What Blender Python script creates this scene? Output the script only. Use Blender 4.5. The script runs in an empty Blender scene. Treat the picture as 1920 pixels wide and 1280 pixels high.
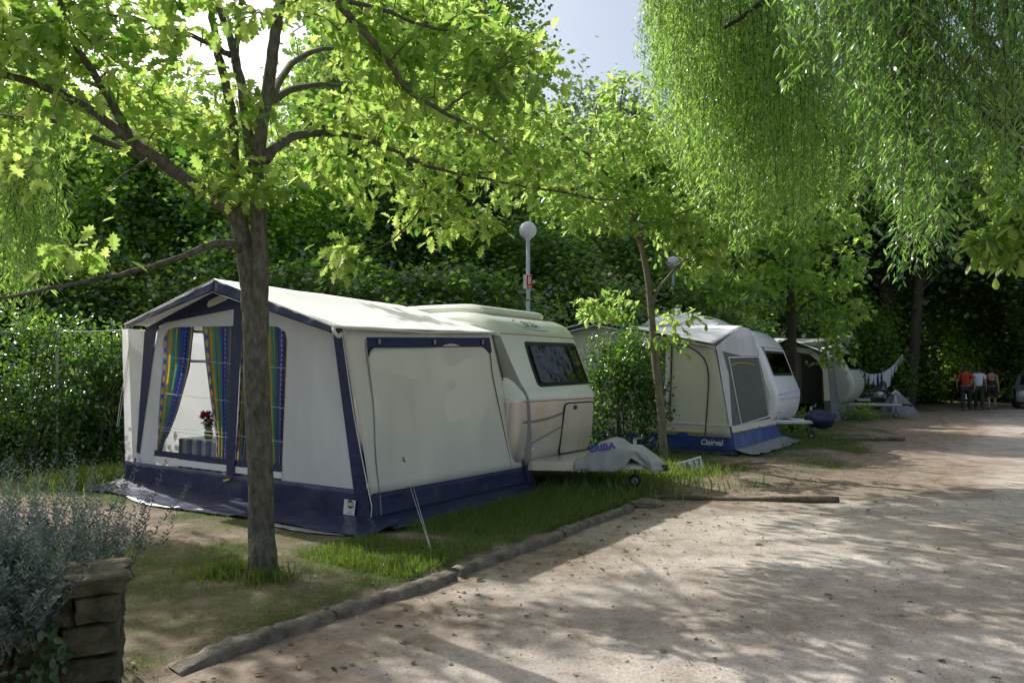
import bpy, bmesh, math
import numpy as np
from mathutils import Vector, noise as mnoise

rng = np.random.default_rng(11)
scene = bpy.context.scene
COL = scene.collection

# ------------------------------------------------------------------ camera
CAMH, FOC = 1.5, 1370.0
PITCH = math.atan(60 / FOC)
cam_d = bpy.data.cameras.new('camera')
cam = bpy.data.objects.new('camera', cam_d)
COL.objects.link(cam)
cam.location = (0, 0, CAMH)
cam.rotation_euler = (math.pi / 2 + PITCH, 0, 0)
cam_d.sensor_width = 36
cam_d.lens = FOC / 1920 * 36
cam_d.clip_end = 900
scene.camera = cam

# survey helpers: points of the real scene measured from the photograph
CP = np.array([0, 0, CAMH])
def ray(x, y):
    f = np.array([0, math.cos(PITCH), math.sin(PITCH)])
    u = np.array([0, -math.sin(PITCH), math.cos(PITCH)])
    return f + (x - 960) / FOC * np.array([1., 0, 0]) + (640 - y) / FOC * u
def gp(x, y, z=0.0):
    d = ray(x, y)
    return CP + d * ((z - CAMH) / d[2])
def at(x, y, Y):
    d = ray(x, y)
    return CP + d * (Y / d[1])
TH = math.atan2(1370, 920)                     # direction of the lane
RT = np.array([[math.cos(TH), -math.sin(TH), 0], [math.sin(TH), math.cos(TH), 0], [0, 0, 1]])
class Frame:                                    # local x along the lane, local y away from it
    def __init__(s, O): s.O = np.array(O, float)
    def loc(s, w): return RT.T @ (np.array(w, float) - s.O)
    def wld(s, l): return RT @ np.array(l, float) + s.O
    def pl(s, x, y, n, d=0.0):
        dr = RT.T @ ray(x, y); o = s.loc(CP); n = np.array(n, float)
        return o + dr * ((d - n @ o) / (n @ dr))
LAWN = 0.05
FA = Frame(gp(697, 985, LAWN))
FB = Frame(gp(1378, 852, LAWN))
FC = Frame(gp(1548, 792, LAWN))

# ------------------------------------------------------------------ materials
def nt_new(name):
    m = bpy.data.materials.new(name); m.use_nodes = True
    n = m.node_tree.nodes; n.clear()
    return m, n, m.node_tree.links
def ramp(n, stops, interp='LINEAR'):
    r = n.new('ShaderNodeValToRGB'); r.color_ramp.interpolation = interp
    el = r.color_ramp.elements
    el.remove(el[1]); el[0].position = stops[0][0]; el[0].color = (*stops[0][1], 1)
    for p, c in stops[1:]:
        e = el.new(p); e.color = (*c, 1)
    return r
def noise_n(n, l, scale, detail=4, coord='Object', rough=0.55, stretch=None):
    tc = n.new('ShaderNodeTexCoord'); t = n.new('ShaderNodeTexNoise')
    t.inputs['Scale'].default_value = scale; t.inputs['Detail'].default_value = detail
    t.inputs['Roughness'].default_value = rough
    if stretch:
        mp = n.new('ShaderNodeMapping'); mp.inputs['Scale'].default_value = stretch
        l.new(tc.outputs[coord], mp.inputs[0]); l.new(mp.outputs[0], t.inputs['Vector'])
    else:
        l.new(tc.outputs[coord], t.inputs['Vector'])
    return t
def mat(name, col, rough=0.6, var=0.12, scale=6, bump=0.0, bscale=40, bdist=0.02, metal=0.0, transl=0.0, spec=0.5, col2=None, coat=0.0, stretch=None, tcol=None, dirt=0.0, spots=0.0):
    m, n, l = nt_new(name)
    out = n.new('ShaderNodeOutputMaterial'); b = n.new('ShaderNodeBsdfPrincipled')
    c2 = col2 or tuple(min(1, c * (1 + var)) for c in col)
    c1 = col if col2 else tuple(c * (1 - var) for c in col)
    t = noise_n(n, l, scale, 5, stretch=stretch)
    r = ramp(n, [(0.3, c1), (0.7, c2)])
    l.new(t.outputs['Fac'], r.inputs[0]); l.new(r.outputs[0], b.inputs['Base Color'])
    if spots:                                   # small pale lichen flecks
        tc = n.new('ShaderNodeTexCoord'); vo = n.new('ShaderNodeTexVoronoi'); vo.inputs['Scale'].default_value = spots
        l.new(tc.outputs['Object'], vo.inputs['Vector']); sr = ramp(n, [(.10, (1, 1, 1)), (.22, (0, 0, 0))]); l.new(vo.outputs['Distance'], sr.inputs[0])
        n4 = noise_n(n, l, 7, 3); r4 = ramp(n, [(.45, (0, 0, 0)), (.62, (.8, .8, .8))]); l.new(n4.outputs['Fac'], r4.inputs[0])
        mu = n.new('ShaderNodeMath'); mu.operation = 'MULTIPLY'; l.new(sr.outputs[0], mu.inputs[0]); l.new(r4.outputs[0], mu.inputs[1])
        mx_ = n.new('ShaderNodeMixRGB'); l.new(mu.outputs[0], mx_.inputs[0]); l.new(r.outputs[0], mx_.inputs[1]); mx_.inputs[2].default_value = (.36, .36, .29, 1)
        l.new(mx_.outputs[0], b.inputs['Base Color'])
    if dirt:                                    # splashed earth and dust fading upwards from the ground
        tc = n.new('ShaderNodeTexCoord'); sp = n.new('ShaderNodeSeparateXYZ'); l.new(tc.outputs['Object'], sp.inputs[0])
        mr = n.new('ShaderNodeMapRange'); mr.inputs['From Min'].default_value = dirt; mr.inputs['From Max'].default_value = 0.0
        t3 = noise_n(n, l, 9, 6, rough=.7); mu = n.new('ShaderNodeMath'); mu.operation = 'MULTIPLY'
        rr = ramp(n, [(.35, (0, 0, 0)), (.75, (.34, .34, .34))]); l.new(t3.outputs['Fac'], rr.inputs[0])
        l.new(sp.outputs[2], mr.inputs[0]); l.new(mr.outputs[0], mu.inputs[0]); l.new(rr.outputs[0], mu.inputs[1])
        mx_ = n.new('ShaderNodeMixRGB'); l.new(mu.outputs[0], mx_.inputs[0]); l.new(r.outputs[0], mx_.inputs[1]); mx_.inputs[2].default_value = (.22, .18, .13, 1)
        l.new(mx_.outputs[0], b.inputs['Base Color'])
    b.inputs['Roughness'].default_value = rough; b.inputs['Metallic'].default_value = metal
    b.inputs['Specular IOR Level'].default_value = spec; b.inputs['Coat Weight'].default_value = coat
    if bump:
        t2 = noise_n(n, l, bscale, 6, stretch=stretch); bp = n.new('ShaderNodeBump')
        bp.inputs['Strength'].default_value = bump; bp.inputs['Distance'].default_value = bdist
        l.new(t2.outputs['Fac'], bp.inputs['Height']); l.new(bp.outputs[0], b.inputs['Normal'])
    if transl:
        tr = n.new('ShaderNodeBsdfTranslucent'); mx = n.new('ShaderNodeMixShader')
        if tcol: tr.inputs[0].default_value = (*tcol, 1)
        else: l.new(r.outputs[0], tr.inputs[0])
        mx.inputs[0].default_value = transl
        l.new(b.outputs[0], mx.inputs[1]); l.new(tr.outputs[0], mx.inputs[2]); l.new(mx.outputs[0], out.inputs[0])
    else:
        l.new(b.outputs[0], out.inputs[0])
    return m
def leaf_mat(name, dark, light, tr_dark, tr_light, transl=0.45, gloss=0.06, grough=0.35):
    m, n, l = nt_new(name)
    out = n.new('ShaderNodeOutputMaterial')
    a = n.new('ShaderNodeAttribute'); a.attribute_name = 'rnd'
    r1 = ramp(n, [(0, dark), (1, light)]); r2 = ramp(n, [(0, tr_dark), (1, tr_light)])
    d = n.new('ShaderNodeBsdfDiffuse'); t = n.new('ShaderNodeBsdfTranslucent')
    g = n.new('ShaderNodeBsdfGlossy'); g.inputs['Roughness'].default_value = grough
    g.inputs[0].default_value = (0.85, 0.9, 0.85, 1)
    l.new(a.outputs['Fac'], r1.inputs[0]); l.new(a.outputs['Fac'], r2.inputs[0])
    l.new(r1.outputs[0], d.inputs[0]); l.new(r2.outputs[0], t.inputs[0])
    m1 = n.new('ShaderNodeMixShader'); m1.inputs[0].default_value = transl
    m2 = n.new('ShaderNodeMixShader'); m2.inputs[0].default_value = gloss
    l.new(d.outputs[0], m1.inputs[1]); l.new(t.outputs[0], m1.inputs[2])
    l.new(m1.outputs[0], m2.inputs[1]); l.new(g.outputs[0], m2.inputs[2])
    l.new(m2.outputs[0], out.inputs[0])
    return m
def glass_mat(name, tint, gloss=0.08, rough=0.03, trans=0.9):
    m, n, l = nt_new(name)
    out = n.new('ShaderNodeOutputMaterial')
    t = n.new('ShaderNodeBsdfTransparent'); t.inputs[0].default_value = (*tint, 1)
    g = n.new('ShaderNodeBsdfGlossy'); g.inputs['Roughness'].default_value = rough
    mx = n.new('ShaderNodeMixShader'); lw = n.new('ShaderNodeLayerWeight'); lw.inputs[0].default_value = 0.12 if gloss < .05 else .25
    mp = n.new('ShaderNodeMapRange'); mp.inputs['To Min'].default_value = gloss; mp.inputs['To Max'].default_value = 0.3 if gloss < .05 else .6
    ns = noise_n(n, l, 5, 2); bp = n.new('ShaderNodeBump'); bp.inputs['Strength'].default_value = 0.15
    bp.inputs['Distance'].default_value = 0.03
    l.new(ns.outputs['Fac'], bp.inputs['Height']); l.new(bp.outputs[0], g.inputs['Normal'])
    l.new(lw.outputs['Fresnel'], mp.inputs[0]); l.new(mp.outputs[0], mx.inputs[0])
    l.new(t.outputs[0], mx.inputs[1]); l.new(g.outputs[0], mx.inputs[2]); l.new(mx.outputs[0], out.inputs[0])
    return m

M = {}
M['roof_white'] = mat('roof_fabric', (0.95, 0.95, 0.945), 0.75, 0.015, 3, 0.25, 5, transl=0.08)
M['roof_grey'] = mat('roof_coated_fabric', (0.90, 0.90, 0.92), 0.7, 0.02, 3, 0.25, 4, transl=0.08)
M['grey_fabric'] = mat('grey_fabric', (0.74, 0.75, 0.79), 0.8, 0.085, 2.5, 0.4, 3, bdist=.05, stretch=(1, 1, .3), transl=0.22)
M['beige_fabric'] = mat('beige_fabric', (0.80, 0.785, 0.70), 0.8, 0.085, 2.0, 0.4, 3, bdist=.05, stretch=(1, 1, .3), transl=0.2)
M['blind_fabric'] = mat('blind_fabric', (0.82, 0.80, 0.71), 0.8, 0.085, 1.4, 0.4, 3, bdist=.05, stretch=(1, 1, .3), transl=0.12)
M['flap_fabric'] = mat('grey_flap_fabric', (0.36, 0.36, 0.33), 0.8, 0.06, 3, 0.2, 6, transl=0.2)
M['white_fabric'] = mat('white_fabric', (0.88, 0.88, 0.88), 0.8, 0.04, 3, 0.2, 6, transl=0.5)
M['navy'] = mat('navy_fabric', (0.008, 0.018, 0.082), 0.5, 0.25, 5, 0.5, 7, spec=0.4, dirt=.35)
M['navy_pvc'] = mat('navy_pvc_sheet', (0.008, 0.017, 0.075), 0.33, 0.25, 5, 0.6, 6, spec=0.6, dirt=.12)
M['royal'] = mat('royal_blue_pvc', (0.03, 0.07, 0.28), 0.4, 0.2, 4, 0.6, 5, spec=0.5, dirt=.35)
M['darkgrey'] = mat('dark_grey_fabric', (0.15, 0.165, 0.165), 0.8, 0.1, 6, 0.2, 10, transl=0.15)
M['mesh_grey'] = mat('grey_mesh_window', (0.085, 0.095, 0.09), 0.6, 0.15, 4, 0.2, 10)
M['flap_grey'] = mat('grey_mud_sheet', (0.26, 0.27, 0.29), 0.5, 0.15, 7, 0.5, 9)
M['trim_white'] = mat('white_piping', (0.75, 0.75, 0.77), 0.5, 0.03)
M['trim_dark'] = mat('dark_piping', (0.03, 0.03, 0.035), 0.5, 0.1)
M['yellow'] = mat('yellow_tape', (0.65, 0.5, 0.04), 0.6, 0.1)
M['rope'] = mat('white_cord', (0.6, 0.6, 0.57), 0.8, 0.15, 60)
M['pole_grey'] = mat('galvanised_steel', (0.42, 0.43, 0.44), 0.45, 0.15, 12, metal=0.6)
M['clear'] = glass_mat('clear_pvc', (0.95, 0.96, 0.97), 0.02, 0.08)
M['tinted'] = glass_mat('tinted_acrylic', (0.10, 0.125, 0.11), 0.07, 0.03)
M['cream_paint'] = mat('cream_paint', (0.76, 0.79, 0.71), 0.3, 0.04, 2.5, 0.03, 14, coat=0.3)
M['silver_paint'] = mat('champagne_paint', (0.64, 0.59, 0.52), 0.36, 0.09, 2.2, 0.06, 10, metal=0.5, coat=0.2)
M['white_paint'] = mat('white_paint', (0.85, 0.86, 0.88), 0.3, 0.04, 2.5, 0.03, 14, coat=0.3)
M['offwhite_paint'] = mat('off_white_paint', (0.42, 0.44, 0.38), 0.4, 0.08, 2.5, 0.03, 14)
M['rubber'] = mat('black_rubber', (0.02, 0.022, 0.02), 0.55, 0.2)
M['black_plastic'] = mat('black_plastic', (0.025, 0.026, 0.03), 0.4, 0.2)
M['red_stripe'] = mat('red_stripe', (0.35, 0.13, 0.08), 0.4, 0.1)
M['blue_stripe'] = mat('blue_stripe', (0.03, 0.04, 0.20), 0.4, 0.1)
M['slate_stripe'] = mat('slate_letters', (0.13, 0.20, 0.20), 0.4, 0.1)
M['lamp_glass'] = mat('amber_white_lens', (0.62, 0.62, 0.58), 0.15, 0.1, coat=0.6)
M['hitch_fabric'] = mat('grey_cover_fabric', (0.40, 0.41, 0.42), 0.75, 0.12, 6, 0.5, 9, transl=0.1)
M['blue_print'] = mat('blue_print', (0.035, 0.05, 0.35), 0.6, 0.1)
M['lamp_white'] = mat('opal_globe', (0.72, 0.75, 0.84), 0.25, 0.03, coat=0.3, transl=0.2)
M['post_grey'] = mat('pale_grey_post', (0.42, 0.46, 0.55), 0.5, 0.08, 8)
M['sign_white'] = mat('sign_white', (0.72, 0.74, 0.8), 0.4, 0.04)
M['sign_red'] = mat('sign_red', (0.62, 0.03, 0.02), 0.4, 0.06)
M['bark'] = mat('grey_bark', (0.06, 0.058, 0.036), 0.9, col2=(0.20, 0.185, 0.14), scale=30, bump=1.0, bscale=38, bdist=.05, stretch=(1, 1, 0.4), spots=42)
M['bark_dark'] = mat('dark_bark', (0.03, 0.027, 0.02), 0.95, col2=(0.075, 0.065, 0.05), scale=7, bump=1.0, bscale=16, stretch=(1, 1, 0.25))
M['bark_pale'] = mat('pale_bark', (0.12, 0.105, 0.075), 0.9, col2=(0.26, 0.23, 0.17), scale=14, bump=0.8, bscale=30, stretch=(1, 1, 0.4))
M['twig'] = mat('twig_bark', (0.12, 0.11, 0.08), 0.9, col2=(0.22, 0.2, 0.15), scale=20)
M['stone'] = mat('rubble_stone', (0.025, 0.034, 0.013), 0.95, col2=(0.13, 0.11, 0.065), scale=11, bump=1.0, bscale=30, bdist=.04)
M['kerb'] = mat('kerb_concrete', (0.075, 0.064, 0.045), 0.95, col2=(0.25, 0.215, 0.17), scale=9, bump=1.0, bscale=28)
M['brick'] = mat('red_brick', (0.20, 0.10, 0.07), 0.9, col2=(0.32, 0.2, 0.15), scale=9, bump=0.8, bscale=30)
M['log'] = mat('weathered_log', (0.06, 0.045, 0.03), 0.95, col2=(0.2, 0.15, 0.11), scale=10, bump=1.0, bscale=24)
M['oak_leaf'] = leaf_mat('oak_leaf', (0.055, 0.12, 0.014), (0.13, 0.21, 0.024), (0.16, 0.38, 0.03), (0.78, 0.97, 0.23), 0.66, 0.05, 0.4)
M['oak_leaf_light'] = leaf_mat('young_oak_leaf', (0.07, 0.15, 0.018), (0.17, 0.25, 0.03), (0.22, 0.48, 0.05), (0.80, 0.98, 0.27), 0.66, 0.06, 0.38)
M['maple_leaf'] = leaf_mat('maple_leaf', (0.035, 0.085, 0.015), (0.09, 0.17, 0.03), (0.24, 0.52, 0.05), (0.60, 0.85, 0.12), 0.65, 0.06, 0.35)
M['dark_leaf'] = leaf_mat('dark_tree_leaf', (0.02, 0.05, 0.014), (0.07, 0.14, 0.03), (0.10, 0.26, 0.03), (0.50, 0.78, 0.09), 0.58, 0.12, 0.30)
M['mid_leaf'] = leaf_mat('mid_tree_leaf', (0.03, 0.075, 0.016), (0.085, 0.16, 0.03), (0.22, 0.50, 0.045), (0.60, 0.86, 0.11), 0.65, 0.07, 0.35)
M['pale_leaf'] = leaf_mat('pale_tree_leaf', (0.08, 0.14, 0.06), (0.16, 0.24, 0.11), (0.16, 0.30, 0.08), (0.34, 0.50, 0.14), 0.4, 0.06, 0.4)
M['willow_leaf'] = leaf_mat('willow_leaf', (0.04, 0.085, 0.02), (0.18, 0.26, 0.06), (0.13, 0.33, 0.04), (0.62, 0.93, 0.17), 0.62, 0.07, 0.35)
M['laurel_leaf'] = leaf_mat('laurel_leaf', (0.016, 0.05, 0.014), (0.05, 0.12, 0.025), (0.08, 0.26, 0.018), (0.34, 0.62, 0.04), 0.45, 0.11, 0.26)
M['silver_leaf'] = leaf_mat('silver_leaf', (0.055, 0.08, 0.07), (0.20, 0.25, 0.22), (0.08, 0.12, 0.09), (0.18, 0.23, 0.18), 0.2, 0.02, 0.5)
M['ivy_leaf'] = leaf_mat('ivy_leaf', (0.025, 0.055, 0.02), (0.06, 0.12, 0.04), (0.05, 0.13, 0.02), (0.12, 0.25, 0.04), 0.3, 0.05, 0.4)
M['grass'] = leaf_mat('grass_blade', (0.035, 0.08, 0.012), (0.13, 0.17, 0.04), (0.13, 0.3, 0.02), (0.42, 0.5, 0.08), 0.4, 0.04, 0.4)
M['dry_leaf'] = leaf_mat('dry_leaf', (0.10, 0.06, 0.03), (0.36, 0.26, 0.14), (0.1, 0.06, 0.02), (0.3, 0.2, 0.08), 0.15, 0.03, 0.5)
M['pebble'] = leaf_mat('pebble', (0.14, 0.12, 0.10), (0.40, 0.36, 0.32), (0, 0, 0), (0, 0, 0), 0.0, 0.03, 0.6)
M['silver_stem'] = mat('silver_stem', (.12, .14, .115), .9, .2, 20)
M['laurel_stem'] = mat('green_stem', (.05, .12, .03), .7)
M['flower'] = leaf_mat('magenta_petal', (0.2, 0.01, 0.07), (0.45, 0.04, 0.2), (0.3, 0.01, 0.1), (0.6, 0.05, 0.25), 0.4, 0.04, 0.4)
M['vase'] = mat('yellow_green_pottery', (0.25, 0.24, 0.05), 0.3, 0.3, 14)
M['hair'] = mat('dark_hair', (0.015, 0.012, 0.01), 0.6, 0.3, 30)
M['skin'] = mat('skin', (0.32, 0.19, 0.125), 0.55, 0.06)
M['shirt_red'] = mat('red_cotton', (0.36, 0.035, 0.012), 0.85, 0.1)
M['shirt_white'] = mat('white_cotton', (0.6, 0.62, 0.72), 0.85, 0.06)
M['cloth_black'] = mat('black_cotton', (0.02, 0.02, 0.03), 0.85, 0.2)
M['cloth_green'] = mat('dark_green_cotton', (0.02, 0.045, 0.02), 0.85, 0.2)
M['shoe'] = mat('dark_shoe', (0.03, 0.028, 0.025), 0.6, 0.2)
M['laundry'] = mat('white_laundry', (0.82, 0.84, 0.92), 0.85, 0.06, 6, transl=0.4)
M['laundry_blue'] = mat('pale_blue_laundry', (0.6, 0.66, 0.9), 0.85, 0.06, 6, transl=0.4)
M['tarp_grey'] = mat('grey_tarp', (0.17, 0.18, 0.20), 0.5, 0.2, 5, 0.5, 6)
M['tarp_pink'] = mat('pale_pink_fabric', (0.55, 0.45, 0.52), 0.7, 0.08)
M['car_dark'] = mat('dark_car_paint', (0.02, 0.022, 0.025), 0.25, 0.1, coat=0.6)
M['car_grey'] = mat('silver_car_paint', (0.22, 0.25, 0.25), 0.3, 0.06, coat=0.5)
M['table_white'] = mat('white_lace_cloth', (0.75, 0.76, 0.78), 0.8, 0.05, 20)

def curtain_mat():
    m, n, l = nt_new('patterned_curtain')
    out = n.new('ShaderNodeOutputMaterial'); b = n.new('ShaderNodeBsdfPrincipled')
    uv = n.new('ShaderNodeUVMap'); uv.uv_map = 'UVMap'
    sep = n.new('ShaderNodeSeparateXYZ'); l.new(uv.outputs[0], sep.inputs[0])
    ns = n.new('ShaderNodeTexNoise'); ns.inputs['Scale'].default_value = 3.0
    l.new(uv.outputs[0], ns.inputs['Vector'])
    def math_(op, a, b2):
        k = n.new('ShaderNodeMath'); k.operation = op
        for i, v in enumerate((a, b2)):
            if isinstance(v, (int, float)): k.inputs[i].default_value = v
            else: l.new(v, k.inputs[i])
        return k.outputs[0]
    wob = math_('MULTIPLY', math_('SUBTRACT', ns.outputs['Fac'], 0.5), 0.10)
    x = math_('ADD', sep.outputs[0], wob)
    bl, ye, te, gr, lb = (0.05, 0.06, 0.50), (0.85, 0.56, 0.06), (0.015, 0.34, 0.34), (0.22, 0.42, 0.12), (0.16, 0.28, 0.62)
    r = ramp(n, [(0, lb), (.06, bl), (.14, lb), (.19, ye), (.29, gr), (.33, te), (.44, ye), (.49, te), (.58, bl), (.70, lb), (.73, bl), (.84, (0.03, 0.16, 0.25)), (.91, ye), (.95, bl)], 'CONSTANT')
    l.new(x, r.inputs[0])
    # row of lozenges in the blue bands
    vv = math_('FRACT', math_('MULTIPLY', sep.outputs[1], 11.0), 0.0)
    ax = math_('ABSOLUTE', math_('SUBTRACT', x, 0.10), 0.0)
    ay = math_('ABSOLUTE', math_('SUBTRACT', vv, 0.5), 0.0)
    loz = math_('LESS_THAN', math_('ADD', math_('MULTIPLY', ax, 6.5), ay), 0.40)
    mix = n.new('ShaderNodeMixRGB'); l.new(loz, mix.inputs[0]); l.new(r.outputs[0], mix.inputs[1]); mix.inputs[2].default_value = (*ye, 1)
    dots = math_('FRACT', math_('MULTIPLY', sep.outputs[1], 30.0), 0.0)
    ax2 = math_('LESS_THAN', math_('ABSOLUTE', math_('SUBTRACT', x, 0.74), 0.0), 0.022)
    d2 = math_('MULTIPLY', ax2, math_('LESS_THAN', dots, 0.5))
    mix2 = n.new('ShaderNodeMixRGB'); l.new(d2, mix2.inputs[0]); l.new(mix.outputs[0], mix2.inputs[1]); mix2.inputs[2].default_value = (0.5, 0.55, 0.6, 1)
    l.new(mix2.outputs[0], b.inputs['Base Color']); b.inputs['Roughness'].default_value = 0.85
    tr = n.new('ShaderNodeBsdfTranslucent'); l.new(mix2.outputs[0], tr.inputs[0])
    mx = n.new('ShaderNodeMixShader'); mx.inputs[0].default_value = 0.3
    l.new(b.outputs[0], mx.inputs[1]); l.new(tr.outputs[0], mx.inputs[2]); l.new(mx.outputs[0], out.inputs[0])
    return m
M['curtain'] = curtain_mat()
def stripe_mat():
    m, n, l = nt_new('blue_striped_cloth')
    out = n.new('ShaderNodeOutputMaterial'); b = n.new('ShaderNodeBsdfPrincipled')
    tc = n.new('ShaderNodeTexCoord'); sep = n.new('ShaderNodeSeparateXYZ'); l.new(tc.outputs['Object'], sep.inputs[0])
    k = n.new('ShaderNodeMath'); k.operation = 'MULTIPLY'; k.inputs[1].default_value = 5.0; l.new(sep.outputs[1], k.inputs[0])
    f = n.new('ShaderNodeMath'); f.operation = 'FRACT'; l.new(k.outputs[0], f.inputs[0])
    r = ramp(n, [(0, (0.10, 0.14, 0.30)), (0.45, (0.42, 0.42, 0.42)), (0.8, (0.05, 0.12, 0.22))], 'CONSTANT')
    l.new(f.outputs[0], r.inputs[0]); l.new(r.outputs[0], b.inputs['Base Color']); b.inputs['Roughness'].default_value = 0.8
    l.new(b.outputs[0], out.inputs[0]); return m
M['striped'] = stripe_mat()

# ------------------------------------------------------------------ mesh helpers
class MB:
    def __init__(s): s.v = []; s.f = []; s.m = []; s.uv = None
    def add(s, pts, faces, mi=0):
        o = len(s.v); s.v += [tuple(map(float, p)) for p in pts]
        for f in faces: s.f.append([o + i for i in f]); s.m.append(mi)
        return o
    def poly(s, pts, mi=0): s.add(pts, [list(range(len(pts)))], mi)
    def box(s, c, size, rz=0, mi=0, ry=0):
        sx, sy, sz = [k / 2 for k in size]
        P = np.array([[x, y, z] for z in (-sz, sz) for y in (-sy, sy) for x in (-sx, sx)])
        if ry:
            k, q = math.cos(ry), math.sin(ry); P = P @ np.array([[k, 0, q], [0, 1, 0], [-q, 0, k]]).T
        k, q = math.cos(rz), math.sin(rz)
        P = P @ np.array([[k, -q, 0], [q, k, 0], [0, 0, 1]]).T + np.array(c)
        s.add(P, [[0, 2, 3, 1], [4, 5, 7, 6], [0, 1, 5, 4], [2, 6, 7, 3], [0, 4, 6, 2], [1, 3, 7, 5]], mi)
    def tube(s, pts, radii, n=8, mi=0, cap=True):
        pts = np.array(pts, float)
        if np.isscalar(radii): radii = [radii] * len(pts)
        d = np.gradient(pts, axis=0); d /= np.linalg.norm(d, axis=1)[:, None] + 1e-9
        ref = np.array([0.31, 0.17, 0.93]) if abs(d[0][2]) < 0.8 else np.array([1., 0.1, 0])
        V = []
        for i in range(len(pts)):
            a = np.cross(d[i], ref); a /= np.linalg.norm(a) + 1e-9; b = np.cross(d[i], a)
            for k in range(n):
                t = 2 * math.pi * k / n
                V.append(pts[i] + radii[i] * (math.cos(t) * a + math.sin(t) * b))
        F = []
        for i in range(len(pts) - 1):
            for k in range(n):
                F.append([i * n + k, i * n + (k + 1) % n, (i + 1) * n + (k + 1) % n, (i + 1) * n + k])
        if cap: F.append(list(range(n))[::-1]); F.append([(len(pts) - 1) * n + k for k in range(n)])
        s.add(V, F, mi)
    def lathe(s, c, prof, n=20, mi=0):
        V = []; c = np.array(c, float)
        for r, z in prof:
            for k in range(n):
                t = 2 * math.pi * k / n; V.append(c + np.array([r * math.cos(t), r * math.sin(t), z]))
        F = [[i * n + k, i * n + (k + 1) % n, (i + 1) * n + (k + 1) % n, (i + 1) * n + k] for i in range(len(prof) - 1) for k in range(n)]
        s.add(V, F, mi)
    def grid(s, fn, nu, nv, mi=0, uv=False):
        V = [fn(i / nu, j / nv) for j in range(nv + 1) for i in range(nu + 1)]
        w = nu + 1
        F = [[j * w + i, j * w + i + 1, (j + 1) * w + i + 1, (j + 1) * w + i] for j in range(nv) for i in range(nu)]
        if uv:
            if s.uv is None: s.uv = []
            s.uv += [(i / nu, j / nv) for j in range(nv + 1) for i in range(nu + 1)]
        s.add(V, F, mi)
    def build(s, name, mats, parent=None, smooth=False, solid=0.0, bevel=0.0):
        me = bpy.data.meshes.new(name)
        me.from_pydata(s.v, [], s.f)
        if not isinstance(mats, (list, tuple)): mats = [mats]
        for m in mats: me.materials.append(m)
        if any(s.m): me.polygons.foreach_set('material_index', s.m)
        if smooth: me.polygons.foreach_set('use_smooth', [True] * len(me.polygons))
        if s.uv:
            ul = me.uv_layers.new(name='UVMap')
            for lp in me.loops: ul.data[lp.index].uv = s.uv[lp.vertex_index]
        me.update()
        o = bpy.data.objects.new(name, me); COL.objects.link(o)
        if parent: o.parent = parent
        if solid:
            md = o.modifiers.new('s', 'SOLIDIFY'); md.thickness = solid; md.offset = 0
        if bevel:
            md = o.modifiers.new('b', 'BEVEL'); md.width = bevel; md.segments = 2; md.limit_method = 'ANGLE'
        return o
def tag(o, label=None, cat=None, group=None, kind=None):
    if label: o['label'] = label
    if cat: o['category'] = cat
    if group: o['group'] = group
    if kind: o['kind'] = kind
    return o
def thing(name, label, cat, loc=(0, 0, 0), rz=0, group=None):
    o = bpy.data.objects.new(name, None); COL.objects.link(o); o.empty_display_size = 0.1
    o.location = tuple(map(float, loc)); o.rotation_euler = (0, 0, rz)
    return tag(o, label, cat, group)
def smooth_path(pts, n=6):
    P = np.array(pts, float)
    Q = np.vstack([2 * P[0] - P[1], P, 2 * P[-1] - P[-2]])
    out = []
    for i in range(1, len(Q) - 2):
        for k in range(n):
            t = k / n
            out.append(0.5 * (2 * Q[i] + (Q[i + 1] - Q[i - 1]) * t + (2 * Q[i - 1] - 5 * Q[i] + 4 * Q[i + 1] - Q[i + 2]) * t * t + (3 * Q[i] - Q[i - 1] - 3 * Q[i + 1] + Q[i + 2]) * t ** 3))
    out.append(Q[-2]); return np.array(out)
def text_mesh(body, size, fn, name, material, parent, bold=0.0, shear=0.0, space=1.0):
    cu = bpy.data.curves.new(name, 'FONT'); cu.body = body; cu.size = size; cu.align_x = 'CENTER'; cu.align_y = 'CENTER'
    cu.offset = bold; cu.shear = shear; cu.space_character = space
    o = bpy.data.objects.new('tmp', cu); COL.objects.link(o)
    dg = bpy.context.evaluated_depsgraph_get()
    me = bpy.data.meshes.new_from_object(o.evaluated_get(dg))
    bpy.data.objects.remove(o)
    for v in me.vertices: v.co = Vector(fn(v.co.x, v.co.y))
    me.name = name; me.materials.clear(); me.materials.append(material)
    ob = bpy.data.objects.new(name, me); COL.objects.link(ob); ob.parent = parent
    return ob

# ---- leaves: many copies of a small template in one mesh
def half_leaf(pts):
    """outline of the right half from base to tip -> folded two-sided leaf"""
    k = len(pts)
    V = [(0, 0, 0), (0, 1, -.20)] + [(x, y, 0.30 * x - .20 * y * y) for x, y in pts] + [(-x, y, 0.30 * x - .20 * y * y) for x, y in pts]
    F = [[0] + list(range(2, 2 + k)) + [1], [1] + list(range(2 + 2 * k - 1, 1 + k, -1)) + [0]]
    return np.array(V, float), F
OAK = half_leaf([(.03, .12), (.17, .16), (.10, .29), (.30, .38), (.15, .50), (.33, .66), (.15, .73), (.17, .89), (.06, .87)])
MAPLE = half_leaf([(.12, .08), (.42, .10), (.28, .28), (.50, .50), (.22, .58), (.16, .80)])
LAUREL = half_leaf([(.14, .2), (.20, .5), (.12, .8)])
BIG = half_leaf([(.05, .2), (.17, .55), (.2, .75), (.1, .93)])
SIMPLE = (np.array([(0, 0, 0), (.32, .45, .06), (0, 1, 0), (-.32, .45, .06)], float), [[0, 1, 2, 3]])
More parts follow.
